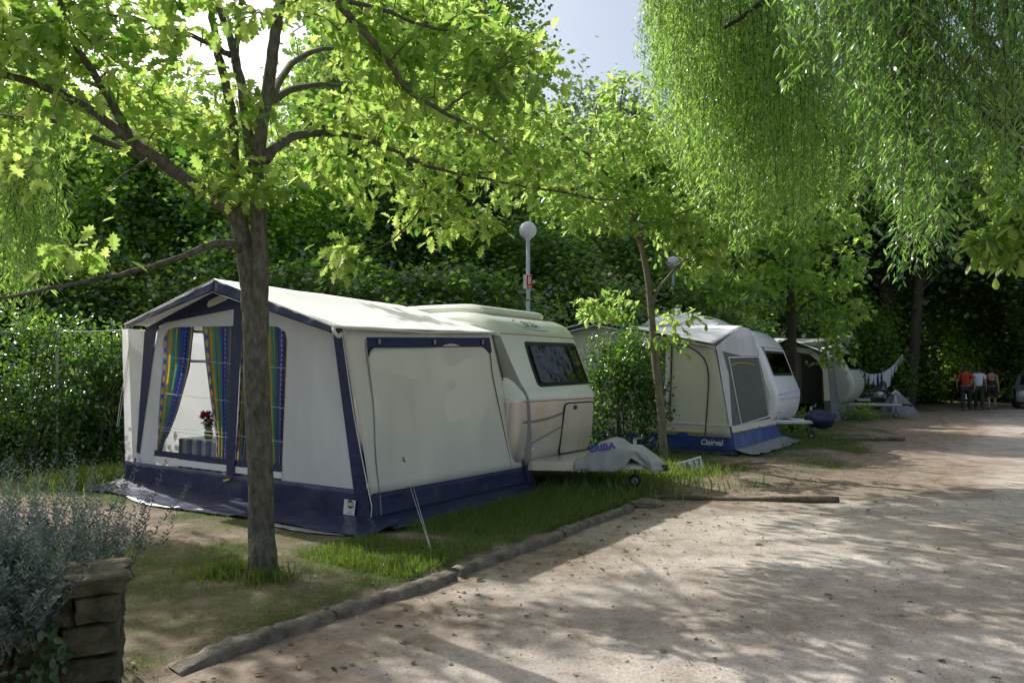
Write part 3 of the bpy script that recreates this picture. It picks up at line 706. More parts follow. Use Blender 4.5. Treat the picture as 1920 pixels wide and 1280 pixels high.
# sticker
lab = sheet('label', [(646, 935), (667, 938), (664, 970), (643, 966)], fw, 0.035, M['sign_white'], tA)
c0 = fw(656.5, 944.5, 0.040)
def disc(name, c, r, material, parent, a0=0, a1=2 * math.pi, n=24, zmin=-9, zmax=9):
    mb = MB(); pts = []
    for k in range(n):
        t = a0 + (a1 - a0) * k / n
        pts.append((c[0], c[1] - r * math.cos(t), c[2] + max(zmin, min(zmax, r * math.sin(t)))))
    mb.poly(pts); return mb.build(name, material, parent, solid=0.002)
disc('emblem', c0, 0.043, M['blue_print'], lab)
disc('emblem', c0 + np.array([-.003, 0, 0]), 0.043, M['yellow'], lab, zmin=-.017, zmax=.015)
for k, (w_, mt) in enumerate(((.05, 'yellow'), (.07, 'flap_grey'), (.07, 'flap_grey'))):
    mb = MB(); p = fw(656, 957 + k * 4, 0.039); mb.box(p, (.002, w_, .007)); mb.build('label_line', M[mt], lab)
# guy ropes and pegs
def local_pt(w): return FA.loc(w)
pg = local_pt(gp(808, 1036, LAWN)); st = sw(768, 912, 0.03)
for dx in (0, 0.03):
    mb = MB(); mb.tube([st + np.array([dx * 1.6, 0, .01]), pg + np.array([dx * .2, 0, 0.02])], 0.0024, 5); mb.build('guy_rope', M['rope'], tA)
mb = MB(); mb.tube([pg + np.array([0, .02, .05]), pg + np.array([0, -.02, -.06])], 0.006, 6); mb.build('peg', M['pole_grey'], tA)
st2 = fw(243, 640, .1)
for k in range(2):
    mb = MB(); mb.tube(smooth_path([st2, FA.pl(236 + k * 3, 690, FWN, -.25), FA.pl(226 + k * 4, 750, FWN, -.3), FA.pl(219 + k * 3, 800, FWN, -.3)], 5), 0.004, 5); mb.build('guy_rope', M['rope'], tA)
mb = MB(); p = sw(757, 862, .03); mb.tube([p + np.array([0, 0, .03]), p, p + np.array([.02, 0, -.02])], 0.006, 6); mb.build('hook', M['trim_dark'], tA)

# table, vase and flowers inside the awning
tt = FA.wld((0.52, 3.0, 0))
tb = thing('table', 'small table with a blue striped cloth behind the awning window', 'table', tt, TH)
TZ = 0.62
mb = MB(); mb.box((0, 0, TZ), (.5, 1.25, .03)); mb.build('table_top', M['table_white'], tb, bevel=0.005)
mb = MB(); mb.grid(lambda u, v: (-.256 - .012 * math.sin(u * 40), -.63 + 1.26 * u, TZ + .012 - .42 * v), 40, 5); mb.build('table_cloth', M['striped'], tb, smooth=True)
for sx in (-.2, .2):
    for sy in (-.55, .55):
        mb = MB(); mb.tube([(sx, sy, 0), (sx, sy, TZ - .015)], .014, 8); mb.build('leg', M['pole_grey'], tb)
vp = FA.pl(391, 822, [1, 0, 0], 0.40); vz = vp[2]
vt = thing('flower_vase', 'pottery vase of magenta flowers on the table inside the awning', 'vase', FA.wld((0.40, vp[1], TZ + .016)), TH)
mb = MB(); mb.lathe((0, 0, 0), [(.0, .0), (.04, 0), (.055, .04), (.05, .09), (.035, .12), (.05, .155), (.045, .155), (.03, .12)], 18); mb.build('vase', M['vase'], vt, smooth=True)
for k in range(11):
    c = rng.normal(size=3) * [.055, .075, .045] + [0, .02, .255]; n = 22
    leaf_object('flower', LAUREL, c + rng.normal(size=(n, 3)) * .004, rand_dirs(n), rand_dirs(n), .04, rng.random(n), M['flower'], vt, 1.6)
    mb = MB(); mb.tube([(0, 0, .12), (c[0] * .5, c[1] * .5, .19), c], .003, 4); mb.build('stem', M['laurel_stem'], vt)
n = 40; leaf_object('leaves', LAUREL, rng.normal(size=(n, 3)) * [.04, .05, .02] + [0, 0, .19], rand_dirs(n), rand_dirs(n), .06, rng.random(n), M['laurel_leaf'], vt)

# ------------------------------------------------------------------ caravans
def offset_profile(P, d):
    P = np.array(P); t = np.roll(P, -1, 0) - np.roll(P, 1, 0); t /= np.linalg.norm(t, axis=1)[:, None]
    n = np.stack([-t[:, 1], t[:, 0]], 1)
    area = np.sum(P[:, 0] * np.roll(P[:, 1], -1) - np.roll(P[:, 0], -1) * P[:, 1])
    return P + n * d * (1 if area > 0 else -1)
def body_shell(name, prof, a0, a1, r, mats, parent, split=-9):
    """prof: closed polygon of (b,z); rounded edges of radius r at both sides"""
    rows = []
    K = 6
    for k in range(K + 1):
        t = k / K * math.pi / 2; rows.append((a0 + r * (1 - math.sin(t)), r * (1 - math.cos(t)) * 1.0))
    rows = [(a0 + r * (1 - math.sin(k / K * math.pi / 2)), r * (1 - math.cos(k / K * math.pi / 2))) for k in range(K, -1, -1)]
    rows += [(a0 + a1 - q[0], q[1]) for q in rows[::-1]]
    mb = MB(); n = len(prof)
    for a, d in rows:
        for b, z in offset_profile(prof, d): mb.v.append((a, b, z))
    for i in range(len(rows) - 1):
        for k in range(n):
            f = [i * n + k, i * n + (k + 1) % n, (i + 1) * n + (k + 1) % n, (i + 1) * n + k]
            zc = (prof[k][1] + prof[(k + 1) % n][1]) / 2
            mb.f.append(f); mb.m.append(1 if zc < split else 0)
    # end caps cut at the colour line
    for base, rev in ((0, False), ((len(rows) - 1) * n, True)):
        up = [k for k in range(n) if prof[k][1] >= split - 1e-6]; lo = [k for k in range(n) if prof[k][1] <= split + 1e-6]
        for idx, mi in ((up, 0), (lo, 1)):
            if len(idx) > 2:
                f = [base + k for k in idx]; mb.f.append(f[::-1] if rev else f); mb.m.append(mi)
    o = mb.build(name, mats, parent, smooth=True)
    nf = (len(rows) - 1) * n
    for p in o.data.polygons[nf:]: p.use_smooth = False
    o.data.update()
    return o
def prof_closed(front, blen, split=None):
    """front: list of (b,z) bottom->top of the nose; mirrored at the rear"""
    f = smooth_path([(b, z, 0) for b, z in front], 4)[:, :2]
    rear = [(blen - b * 0.8, z) for b, z in f[::-1]]
    return f, [tuple(p) for p in f] + rear
def on_front(f, z):
    zs = f[:, 1]; return float(np.interp(z, zs, f[:, 0]))
def front_strip(name, f, pts, hw, material, parent, eps=0.004, n=30):
    """thin stripe on the nose through (a,z) points"""
    P = smooth_path([(a, z, 0) for a, z in pts], 8); mb = MB()
    for a, z, _ in P:
        for s in (-hw, hw): mb.v.append((a, on_front(f, z + s) - eps, z + s))
    mb.f = [[2 * i, 2 * i + 1, 2 * i + 3, 2 * i + 2] for i in range(len(P) - 1)]; mb.m = [0] * len(mb.f)
    return mb.build(name, material, parent)
def front_panel(name, f, corners, material, parent, eps, rad=0.05, thick=0.008, nseg=6):
    """rounded quadrilateral in (a,z) laid on the nose"""
    C = [np.array(c, float) for c in corners]; out = []
    for i in range(4):
        p, c, q = C[i - 1], C[i], C[(i + 1) % 4]
        d1 = (p - c) / np.linalg.norm(p - c); d2 = (q - c) / np.linalg.norm(q - c)
        s, e = c + d1 * rad, c + d2 * rad
        for k in range(nseg + 1):
            t = k / nseg; out.append((1 - t) ** 2 * s + 2 * t * (1 - t) * c + t * t * e)
    # fill as horizontal slices so that it follows the curve
    zs = np.linspace(min(o[1] for o in out) + 1e-4, max(o[1] for o in out) - 1e-4, 26); mb = MB()
    O = np.array(out + [out[0]])
    for z in zs:
        xsx = []
        for i in range(len(O) - 1):
            z0, z1 = O[i][1], O[i + 1][1]
            if (z0 - z) * (z1 - z) <= 0 and z0 != z1: xsx.append(O[i][0] + (z - z0) / (z1 - z0) * (O[i + 1][0] - O[i][0]))
        mb.v += [(min(xsx), on_front(f, z) - eps, z), (max(xsx), on_front(f, z) - eps, z)]
    mb.f = [[2 * i, 2 * i + 2, 2 * i + 3, 2 * i + 1] for i in range(len(zs) - 1)]; mb.m = [0] * len(mb.f)
    o = mb.build(name, material, parent, solid=thick); return o, out
def front_tube(name, f, out, r, material, parent, eps):
    mb = MB(); P = [(p[0], on_front(f, p[1]) - eps, p[1]) for p in list(out) + [out[0]]]
    mb.tube(P, r, 6); return mb.build(name, material, parent, smooth=True)
def wheel(parent, c, r, w, axis_x=True):
    o = MB(); V = []
    prof = [(r * .62, -w / 2), (r * .93, -w / 2), (r, -w / 2 + .03), (r, w / 2 - .03), (r * .93, w / 2), (r * .62, w / 2)]
    n = 28
    def ringed(prof, mi_name, name, par):
        mb = MB(); V = []
        for rr, x in prof:
            for k in range(n):
                t = 2 * math.pi * k / n
                V.append((c[0] + x, c[1] + rr * math.cos(t), c[2] + rr * math.sin(t)) if axis_x else (c[0] + rr * math.cos(t), c[1] + x, c[2] + rr * math.sin(t)))
        m_ = len(prof)
        F = [[i * n + k, i * n + (k + 1) % n, ((i + 1) % m_) * n + (k + 1) % n, ((i + 1) % m_) * n + k] for i in range(m_) for k in range(n)]
        mb.add(V, F); return mb.build(name, M[mi_name], par, smooth=True)
    ty = ringed(prof, 'rubber', 'wheel', parent)
    ringed([(r * .05, -w * .3), (r * .6, -w * .45), (r * .6, w * .45), (r * .05, w * .3)], 'pole_grey', 'rim', ty)

def drawbar(parent, a0, a1, f, tip_b, z=0.36, mt='white_paint'):
    ac = (a0 + a1) / 2
    for s in (-1, 1):
        mb = MB(); mb.tube([(ac + s * .62, .75, z), (ac + s * .60, .2, z), (ac + s * .06, tip_b + .25, z)], [.042, .042, .038], 4); mb.build('drawbar', M[mt], parent)
    mb = MB(); mb.tube([(ac, tip_b + .3, z + .01), (ac, tip_b + .05, z + .03), (ac, tip_b, z + .02)], [.04, .035, .03], 8); mb.lathe((ac, tip_b, z - .04), [(0, .08), (.045, .07), (.05, .02), (.035, 0)], 12)
    mb.build('tow_coupling', M['black_plastic'], parent, smooth=True)
    mb = MB(); b = tip_b + .45; mb.tube([(ac + .13, b, z + .32), (ac + .13, b, .12)], .024, 8); mb.tube([(ac + .13, b, z + .32), (ac + .13, b - .09, z + .33), (ac + .13, b - .10, z + .38)], .010, 6)
    j = mb.build('jockey_wheel', M['pole_grey'], parent, smooth=True)
    wheel(j, (ac + .13, b, .085), .085, .06)
    return ac
# --- first caravan: low rounded tourer with lifting roof
cA = thing('caravan', 'cream and champagne touring caravan with a lifting roof behind the navy awning', 'caravan', FA.O, TH)
frA = [(.30, .30), (.06, .315), (-.01, .38), (-.055, .6), (-.095, .95), (-.105, 1.12), (-.085, 1.2), (-.01, 1.32), (.10, 1.6), (.20, 1.9), (.245, 2.0), (.31, 2.09), (.42, 2.17), (.62, 2.235), (.95, 2.27)]
fA, pA = prof_closed(frA, 4.35)
A0, A1 = 2.36, 4.50
# split line must be a profile point: insert
def insert_split(pr, z):
    out = []
    n = len(pr)
    for k in range(n):
        p, q = pr[k], pr[(k + 1) % n]; out.append(p)
        if (p[1] - z) * (q[1] - z) < 0:
            t = (z - p[1]) / (q[1] - p[1]); out.append((p[0] + t * (q[0] - p[0]), z))
    return out
pA = insert_split(pA, 1.10)
for nm_, z0_, z1_, mt_ in (('closing_flap', .30, 1.93, 'flap_fabric'), ('closing_flap', .0, .295, 'navy')):
    mb = MB()
    def cf(u, v):
        z = z0_ + (z1_ - z0_) * v; t = (z - .27) / 1.66
        l = np.array([2.655 - .415 * t, .0 + .19 * t, z]); zz = max(z, .40)
        r = np.array([2.79 - .40 * t, on_front(fA, zz) - .035 + (.02 if z < .3 else 0), z])
        return l + (r - l) * u + np.array([0, -.02 * math.sin(u * math.pi) * (1 + math.sin(z * 5)), 0])
    mb.grid(cf, 5, 16); mb.build(nm_, M[mt_], tA, smooth=True, solid=.003)
body_shell('body', pA, A0, A1, 0.16, [M['cream_paint'], M['silver_paint']], cA, 1.10)
# lifting roof
pt = smooth_path([(.66, 2.245, 0), (.63, 2.30, 0), (.70, 2.35, 0), (.95, 2.385, 0), (1.6, 2.40, 0)], 4)[:, :2]
ptc = [tuple(p) for p in pt] + [(4.1 - p[0], p[1]) for p in pt[::-1]]
pop = body_shell('pop_top_roof', ptc, A0 + .28, A1 - .28, 0.05, [M['cream_paint']], cA)
mb = MB(); mb.box(((A0 + A1) / 2, 2.05, 2.262), (A1 - A0 - .66, 2.72, .035)); mb.build('roof_seal', M['rubber'], pop)
fr_, out_ = front_panel('front_window', fA, [(2.96, 1.88), (4.34, 1.895), (4.40, 1.285), (2.97, 1.275)], M['rubber'], cA, .006, .06)
gl, o2 = front_panel('pane', fA, [(3.03, 1.83), (4.02, 1.845), (4.07, 1.335), (3.04, 1.325)], M['tinted'], fr_, .022, .05, .004)
front_tube('seal', fA, o2, .008, M['rubber'], fr_, .028)
gl2, o3 = front_panel('pane', fA, [(4.06, 1.845), (4.29, 1.85), (4.35, 1.335), (4.11, 1.335)], M['tinted'], fr_, .022, .04, .004)
front_tube('seal', fA, o3, .007, M['rubber'], fr_, .026)
cu_, _ = front_panel('window_curtain', fA, [(3.06, 1.80), (3.98, 1.81), (4.03, 1.35), (3.07, 1.34)], M['darkgrey'], fr_, .013, .03, .002)
# stripes
front_strip('red_pinstripe', fA, [(2.50, 1.098), (3.4, 1.098), (4.36, 1.098)], .007, M['red_stripe'], cA)
front_strip('trim_strip', fA, [(2.46, 1.125), (3.4, 1.125), (4.38, 1.125)], .006, M['trim_white'], cA, .006)
front_strip('blue_stripe', fA, [(2.52, .835), (2.9, .84), (3.2, .865), (3.52, .915)], .006, M['blue_stripe'], cA)
front_strip('blue_stripe', fA, [(2.52, .855), (2.9, .86), (3.2, .885), (3.52, .935)], .004, M['blue_stripe'], cA)
front_strip('dark_stripe', fA, [(2.60, .50), (2.85, .585), (3.2, .665), (3.52, .745)], .005, M['trim_dark'], cA)
front_strip('gutter_strip', fA, [(2.45, 1.99), (3.4, 2.0), (4.40, 2.0)], .008, M['beige_fabric'], cA, .006)
front_strip('gutter_strip', fA, [(2.45, 1.955), (3.4, 1.965), (4.40, 1.965)], .005, M['red_stripe'], cA, .004)
h_, ho = front_panel('locker_hatch', fA, [(3.52, 1.045), (4.36, 1.045), (4.36, .36), (3.50, .36)], M['silver_paint'], cA, .010, .09, .010)
front_tube('seal', fA, ho, .011, M['rubber'], h_, .010)
mb = MB(); mb.lathe((0, 0, 0), [(0, .018), (.025, .016), (.032, 0)], 16)
for i, v in enumerate(mb.v): mb.v[i] = (3.80 + v[0] * 1.5, on_front(fA, .985) - .016 - v[2], .985 + v[1])
mb.build('lock', M['black_plastic'], h_, smooth=True)
mb = MB()
for i, (r_, dz) in enumerate(((0, .03), (.6, .026), (.85, .018), (1, 0))):
    for k in range(20):
        t = 2 * math.pi * k / 20; a = 2.76 + .105 * r_ * math.cos(t); z = .47 + .042 * r_ * math.sin(t); mb.v.append((a, on_front(fA, z) - dz - .004, z))
mb.f = [[i * 20 + k, i * 20 + (k + 1) % 20, (i + 1) * 20 + (k + 1) % 20, (i + 1) * 20 + k] for i in range(3) for k in range(20)]; mb.m = [0] * 60
mb.build('marker_lamp', M['lamp_glass'], cA, smooth=True)
def logo_fn(sx, ac, zc):
    return lambda x, y: (ac + x * sx, on_front(fA, zc + y) - .006, zc + y)
text_mesh('ERIBA', .115, logo_fn(1.35, 3.36, 2.115), 'logo', M['slate_stripe'], cA, 0.002)
front_strip('logo_swoosh', fA, [(2.97, 2.15), (2.96, 2.12), (3.02, 2.085), (3.2, 2.052), (3.72, 2.042)], .004, M['slate_stripe'], cA, .005)
front_strip('logo_swoosh', fA, [(2.97, 2.15), (3.02, 2.165), (3.1, 2.175)], .004, M['red_stripe'], cA, .005)
mb = MB()
fl = [(2.66, .10), (2.72, -.10), (3.04, -.62), (3.82, -.62), (4.22, -.10), (4.28, .10)]
mb.v = [(x, y, .345) for x, y in fl] + [(x, y, .235) for x, y in fl]
mb.f = [list(range(6))] + [[i, i + 6, i + 7, i + 1] for i in range(5)]; mb.m = [0] * 6
mb.build('front_apron', M['silver_paint'], cA, solid=.008)
TIPA = FA.pl(1246, 876, [1, 0, 0], (A0 + A1) / 2)[1]
acA = drawbar(cA, A0, A1, fA, TIPA, .30, 'white_paint')
wheel(cA, (A0 + .12, 2.2, .29), .29, .17); wheel(cA, (A1 - .12, 2.2, .29), .29, .17)
for a in (A0 + .35, A1 - .35):
    mb = MB(); mb.tube([(a, .55, .30), (a, .12, -.0)], .022, 6); mb.box((a, .12, .0), (.1, .08, .02)); mb.build('corner_steady', M['pole_grey'], cA)

# fabric cover over the hitch
def cover_fn(u, v):
    b = -.55 + (TIPA - .02 + .55) * u                     # along the drawbar
    t = (v - .5) * 2; q = abs(t)
    top = np.interp(u, [0, .10, .22, .36, .48, .62, .70, .86, .96, 1.0], [.40, .44, .60, .645, .57, .555, .53, .43, .37, .33])
    bot = np.interp(u, [0, .2, .45, .58, .64, .72, .80, .9, 1.0], [.25, .24, .24, .30, .41, .39, .27, .25, .27])
    half = np.interp(u, [0, .3, .6, .9, 1], [.46, .36, .22, .13, .03])
    e = min(1, q / .75); a = acA + half * np.sign(t) * (math.sin(e * math.pi / 2) + .18 * max(0, q - .75))
    k = 0.30 * q if q < .45 else .135 + .865 * ((q - .45) / .55) ** 1.1
    z = top - (top - bot) * k
    w = mnoise.noise(Vector((u * 8, t * 3, 3.0))); s5 = max(0, min(1, (u - .45) / .15)); a += np.sign(t) * .05 * max(0, q - .42) * (.4 + .6 * s5) * math.sin(u * 37 + 2.5 * w); a += (.025 + .035 * s5) * w * q + .03 * s5 * q * math.sin(u * 26 + 2 * w); z += (.006 + .014 * s5) * mnoise.noise(Vector((u * 9, t * 4, 7)))
    return (a, b, z)
hc = thing('hitch_cover', 'crumpled grey fabric cover with blue letters over the towing hitch', 'hitch cover', FA.O, TH)
mb = MB(); mb.grid(cover_fn, 44, 26); hcm = mb.build('cover', M['hitch_fabric'], hc, smooth=True, solid=.004)
c_ = np.array(cover_fn(.32, .22)); eu = np.array(cover_fn(.42, .22)) - np.array(cover_fn(.18, .22)); ev = np.array(cover_fn(.30, .34)) - np.array(cover_fn(.30, .10))
eu /= np.linalg.norm(eu); ev -= eu * (ev @ eu); ev /= np.linalg.norm(ev); en = np.cross(eu, ev)
if en[0] > 0: en = -en
text_mesh('ERIBA', .125, lambda x, y: c_ + eu * x + ev * y + en * (.026 - .10 * x * x), 'printed_letters', M['blue_print'], hc, .004)

# pitch number board
w = gp(1296, 886, LAWN); nb = thing('pitch_number_board', 'small tilted white number board stuck in the grass by the slim oak', 'sign', w, -.25)
mb = MB(); mb.box((0, 0, .11), (.34, .012, .17), 0, ry=-.32); bd = mb.build('board', M['sign_white'], nb, bevel=.004)
mb = MB(); mb.tube([(.02, .012, -.05), (.02, .012, .1)], .012, 6); mb.build('stake', M['log'], nb)
ry = -.32
text_mesh('16 17', .13, lambda x, y: (x * math.cos(ry) + y * math.sin(ry), -.0085, .12 - x * math.sin(ry) + y * math.cos(ry)), 'numerals', M['slate_stripe'], nb, .004)

# --- second caravan and awning
tB = thing('awning', 'pale awning with royal blue skirt and dark mesh side window', 'awning', FB.O, TH)
cB = thing('caravan', 'white caravan behind the royal blue skirted awning', 'caravan', FB.O, TH)
FBN = [1, 0, .06]; SBN = [0, 1, -.15]
def fb(x, y, off=0.0): return FB.pl(x, y, FBN, -off)
def sb(x, y, off=0.0): return FB.pl(x, y, SBN, -off)
cloth('front_wall', [(-.03, .05, .30), (-.03, 5.3, .30), (-.12, 5.0, 1.98), (-.12, .31, 1.97)], 40, 14, M['beige_fabric'], tB, .03, 1.5, (-1, 0, 0))
mb = MB(); mb.poly([(-.12, .31, 1.96), (-.12, 5.0, 1.96), (-.15, 2.65, 2.47)]); mb.build('gable', M['beige_fabric'], tB, solid=.003)
cloth('skirt', [(-.02, .02, .40), (-.02, 5.35, .40), (.0, 5.4, -.01), (.0, -.02, -.01)], 50, 7, M['royal'], tB, .05, 2.6, (-1, 0, 0))
mb = MB(); mb.grid(lambda u, v: (-.0 - .32 * v, -.1 + 5.3 * u, .06 * (1 - v) ** 2 + .02 + .03 * v * abs(fbm(u * 9, v, 1.5))), 50, 5); mb.build('mud_flap', M['navy_pvc'], tB, smooth=True, solid=.002)
sheet('skirt_band', [(1200, 791), (1322, 799), (1322, 811), (1200, 803)], fb, .018, M['beige_fabric'], tB)
mb = MB(); mb.tube([fb(1190, 803, .03), fb(1322, 811, .03)], .007, 5); mb.tube([sb(1375, 811, .03), sb(1453, 795, .03)], .007, 5); mb.build('yellow_piping', M['yellow'], tB)
mb = MB(); mb.tube([fb(1190, 788, .025), fb(1325, 796, .025), fb(1373, 799, .025)], .007, 5); mb.build('piping', M['trim_white'], tB)
mb = MB(); mb.tube(smooth_path([fb(x, y, .02) for x, y in [(1255, 645), (1285, 648), (1308, 660), (1322, 676), (1328, 700), (1328, 730), (1324, 790), (1322, 815)]], 5), .012, 6); mb.build('door_zip', M['trim_dark'], tB, smooth=True)
mb = MB(); mb.tube(smooth_path([fb(x, y, .02) for x, y in [(1260, 645), (1258, 720), (1255, 790)]], 5), .012, 6); mb.build('door_zip', M['trim_dark'], tB, smooth=True)
for (x0, x1) in ((1195, 1249), (1130, 1185)):
    sheet('mesh_window', [(x0, 648), (x1, 651), (x1 - 4, 775), (x0 - 2, 768)], fb, .012, M['mesh_grey'], tB)
sheet('window_frame', [(1249, 648), (1258, 649), (1252, 782), (1244, 780)], fb, .014, M['trim_white'], tB)
mb = MB(); mb.tube([fb(1150, 655, .03), fb(1249, 661, .03)], .007, 5); mb.build('yellow_piping', M['yellow'], tB)
# side wall pieces
sheet('side_gable', [(1342, 650), (1389, 612), (1405, 616), (1418, 640), (1424, 668), (1390, 668), (1343, 659)], sb, .0, M['grey_fabric'], tB)
sheet('side_wall', [(1342, 655), (1390, 667), (1425, 667), (1455, 782), (1453, 792), (1373, 801)], sb, .002, M['darkgrey'], tB)
sheet('mesh_window', [(1369, 674), (1418, 672), (1438, 780), (1392, 792)], sb, .012, M['mesh_grey'], tB)
mb = MB(); mb.tube([sb(x, y, .022) for x, y in [(1366, 670), (1422, 669), (1442, 780), (1390, 796), (1366, 670)]], .016, 6); mb.build('window_frame', M['trim_white'], tB)
mb = MB(); mb.tube(smooth_path([sb(x, y, .026) for x, y in [(1371, 684), (1386, 680), (1402, 681), (1416, 685)]], 4), .008, 5); mb.build('yellow_piping', M['yellow'], tB)
sheet('wall_strip', [(1344, 655), (1354, 658), (1366, 700), (1373, 799), (1368, 799)], sb, .008, M['grey_fabric'], tB)
sheet('skirt_band', [(1371, 799), (1453, 783), (1455, 795), (1373, 811)], sb, .01, M['beige_fabric'], tB)
sheet('corner_piece', [(1420, 655), (1426, 652), (1446, 730), (1450, 782), (1444, 782), (1434, 715)], sb, .014, M['trim_white'], tB)
cloth('side_skirt', [sb(1372, 808, .006), sb(1454, 792, .006), (3.35, -.05, -.0), (-.02, -.03, -.01)], 22, 6, M['royal'], tB, .04, 3, (0, -1, 0))
mb = MB(); mb.grid(lambda u, v: (-.1 + 3.5 * u, -.03 - .42 * v, .09 * (1 - v) ** 2 + .02 + .05 * v * abs(fbm(u * 5, v, 1.5, 7))), 30, 7); mb.build('mud_flap', M['flap_grey'], tB, smooth=True, solid=.002)
# roof
RBf, RBb = np.array([-.30, 2.65, 2.50]), np.array([2.75, 2.65, 2.47])
EBr, EBb = np.array([-.26, .29, 1.985]), np.array([2.62, .60, 2.47])
EBl, EBlb = np.array([-.26, 5.1, 1.985]), np.array([2.62, 5.0, 2.4])
for e, b in ((EBr, EBb), (EBl, EBlb)):
    mb = MB()
    def fn(u, v):
        p = (RBf * (1 - u) + RBb * u) * (1 - v) + (e * (1 - u) + b * u) * v
        return p + np.array([0, 0, -.05 * math.sin(math.pi * v) * math.sin(math.pi * u) + .05 * math.sin(math.pi * v) * u])
    mb.grid(fn, 24, 20); mb.build('roof', M['roof_grey'], tB, smooth=True, solid=.004)
    P = [RBf * (1 - t) + e * t for t in np.linspace(0, 1, 8)]
    cloth('valance', [P[0], P[-1], P[-1] - np.array([.0, 0, .05]), P[0] - np.array([.0, 0, .10])], 12, 2, M['navy'], tB, .01, 4, (-1, 0, 0))
    for dz in (0.0, .10):
        mb = MB(); mb.tube([p - np.array([.01, 0, dz * (1 - .5 * i / 7)]) for i, p in enumerate(P)], .012, 6); mb.build('piping', M['trim_white'], tB, smooth=True)
text_mesh('Clairval', .135, lambda x, y: fb(1336, 829) * [1, 1, 1] + np.array([-.055, -x * 1.0, y]), 'skirt_logo', M['trim_white'], tB, .004, .15)

frB = [(.45, .36), (.14, .40), (.04, .48), (-.04, .68), (-.075, .92), (-.07, 1.05), (.0, 1.25), (.08, 1.45), (.22, 1.85), (.28, 2.0), (.39, 2.17), (.58, 2.34), (.86, 2.46), (1.25, 2.52)]
fBp, pB = prof_closed(frB, 5.6)
B0, B1 = 2.70, 4.9
body_shell('body', pB, B0, B1, .14, [M['white_paint']], cB)
fr2, _ = front_panel('front_window', fBp, [(2.98, 1.95), (4.62, 1.95), (4.66, 1.40), (2.98, 1.40)], M['rubber'], cB, .006, .05)
front_panel('pane', fBp, [(3.05, 1.90), (4.56, 1.90), (4.60, 1.45), (3.05, 1.45)], M['tinted'], fr2, .022, .04, .004)
front_strip('seam', fBp, [(2.8, .90), (4.8, .90)], .006, M['flap_grey'], cB)
front_strip('seam', fBp, [(2.8, 2.02), (4.8, 2.02)], .008, M['flap_grey'], cB)
front_strip('trim_strip', fBp, [(2.8, 1.0), (3.6, 1.02), (4.8, 1.08)], .02, M['laundry_blue'], cB)
front_strip('seam', fBp, [(2.85, .46), (2.95, .58), (3.1, .62), (3.25, .58), (3.32, .48)], .006, M['flap_grey'], cB)
mb = MB(); pts = [sb(x, y, .0) for x, y in [(1424, 650), (1432, 690), (1443, 720), (1449, 755), (1448, 785)]]
mb.tube(smooth_path([p + np.array([.12, -.04, 0]) for p in pts], 4), .03, 8); mb.build('awning_rail', M['flap_grey'], cB, smooth=True)
# roof dome
rd = smooth_path([(1.30, 2.50, 0), (1.45, 2.66, 0), (1.85, 2.82, 0), (2.4, 2.87, 0)], 4)[:, :2]
rdc = [tuple(p) for p in rd] + [(4.6 - p[0], p[1]) for p in rd[::-1]]
dome = body_shell('roof_dome', rdc, B0 + .45, B1 - .45, .1, [M['white_paint']], cB)
TIPB = FB.pl(1560, 786, [1, 0, 0], (B0 + B1) / 2)[1]
drawbar(cB, B0, B1, fBp, TIPB, .40, 'white_paint')
wheel(cB, (B0 + .12, 2.8, .32), .32, .18); wheel(cB, (B1 - .12, 2.8, .32), .32, .18)
# dark hitch bag on its drawbar
tip = FB.wld(((B0 + B1) / 2 + .02, TIPB + .24, .46))
mb = MB(); g = np.random.default_rng(4)
bm = bmesh.new(); bmesh.ops.create_icosphere(bm, subdivisions=3, radius=1)
for v in bm.verts:
    d = 1 + .35 * mnoise.noise(v.co * 1.6 + Vector((3, 1, 0))) + .1 * mnoise.noise(v.co * 5)
    v.co = Vector((v.co.x * d * .34, v.co.y * d * .22, v.co.z * d * .20))
me = bpy.data.meshes.new('hitch_cover'); bm.to_mesh(me); bm.free(); me.materials.append(M['navy']); me.polygons.foreach_set('use_smooth', [True] * len(me.polygons))
o = bpy.data.objects.new('hitch_cover', me); COL.objects.link(o); o.location = tuple(tip); o.rotation_euler = (0, 0, TH + 1.57)
tag(o, 'dark blue plastic bag wrapped around the hitch of the white caravan', 'hitch cover')

# --- third caravan and its open awning
tC = thing('awning', 'shaded awning with an open arched front at the far white caravan', 'awning', FC.O, TH)
cC = thing('caravan', 'farthest caravan, half in shade beside the hanging laundry', 'caravan', FC.O, TH)
CNs = [0, 1, -.12]; CNf = [1, 0, .05]
def fc(x, y, off=0.0): return FC.pl(x, y, CNf, -off)
def scx(x, y, off=0.0): return FC.pl(x, y, CNs, -off)
sheet('front_panel', [(1543, 697), (1552, 690), (1557, 755), (1560, 792), (1547, 792)], fc, .0, M['beige_fabric'], tC)
sheet('arch_frame', [(1490, 650), (1520, 654), (1540, 668), (1551, 690), (1544, 698), (1534, 677), (1516, 663), (1490, 659)], fc, .02, M['grey_fabric'], tC)
sheet('skirt', [(1546, 751), (1557, 751), (1561, 795), (1546, 795)], fc, .03, M['darkgrey'], tC)
sheet('side_wall', [(1552, 672), (1574, 672), (1578, 752), (1557, 752)], scx, .0, M['darkgrey'], tC)
sheet('side_wall', [(1574, 672), (1582, 666), (1600, 735), (1602, 765), (1580, 780)], scx, .0, M['mesh_grey'], tC)
sheet('side_gable', [(1550, 658), (1575, 640), (1586, 668), (1552, 675)], scx, .0, M['grey_fabric'], tC)
mb = MB(); mb.tube([scx(1574, 672, .03), scx(1580, 780, .03)], .025, 6); mb.build('pole', M['trim_white'], tC)
cloth('side_skirt', [scx(1557, 752, .02), scx(1582, 752, .02), scx(1596, 790, .2), scx(1560, 796, .2)], 8, 4, M['darkgrey'], tC, .05, 3, (0, -1, 0))
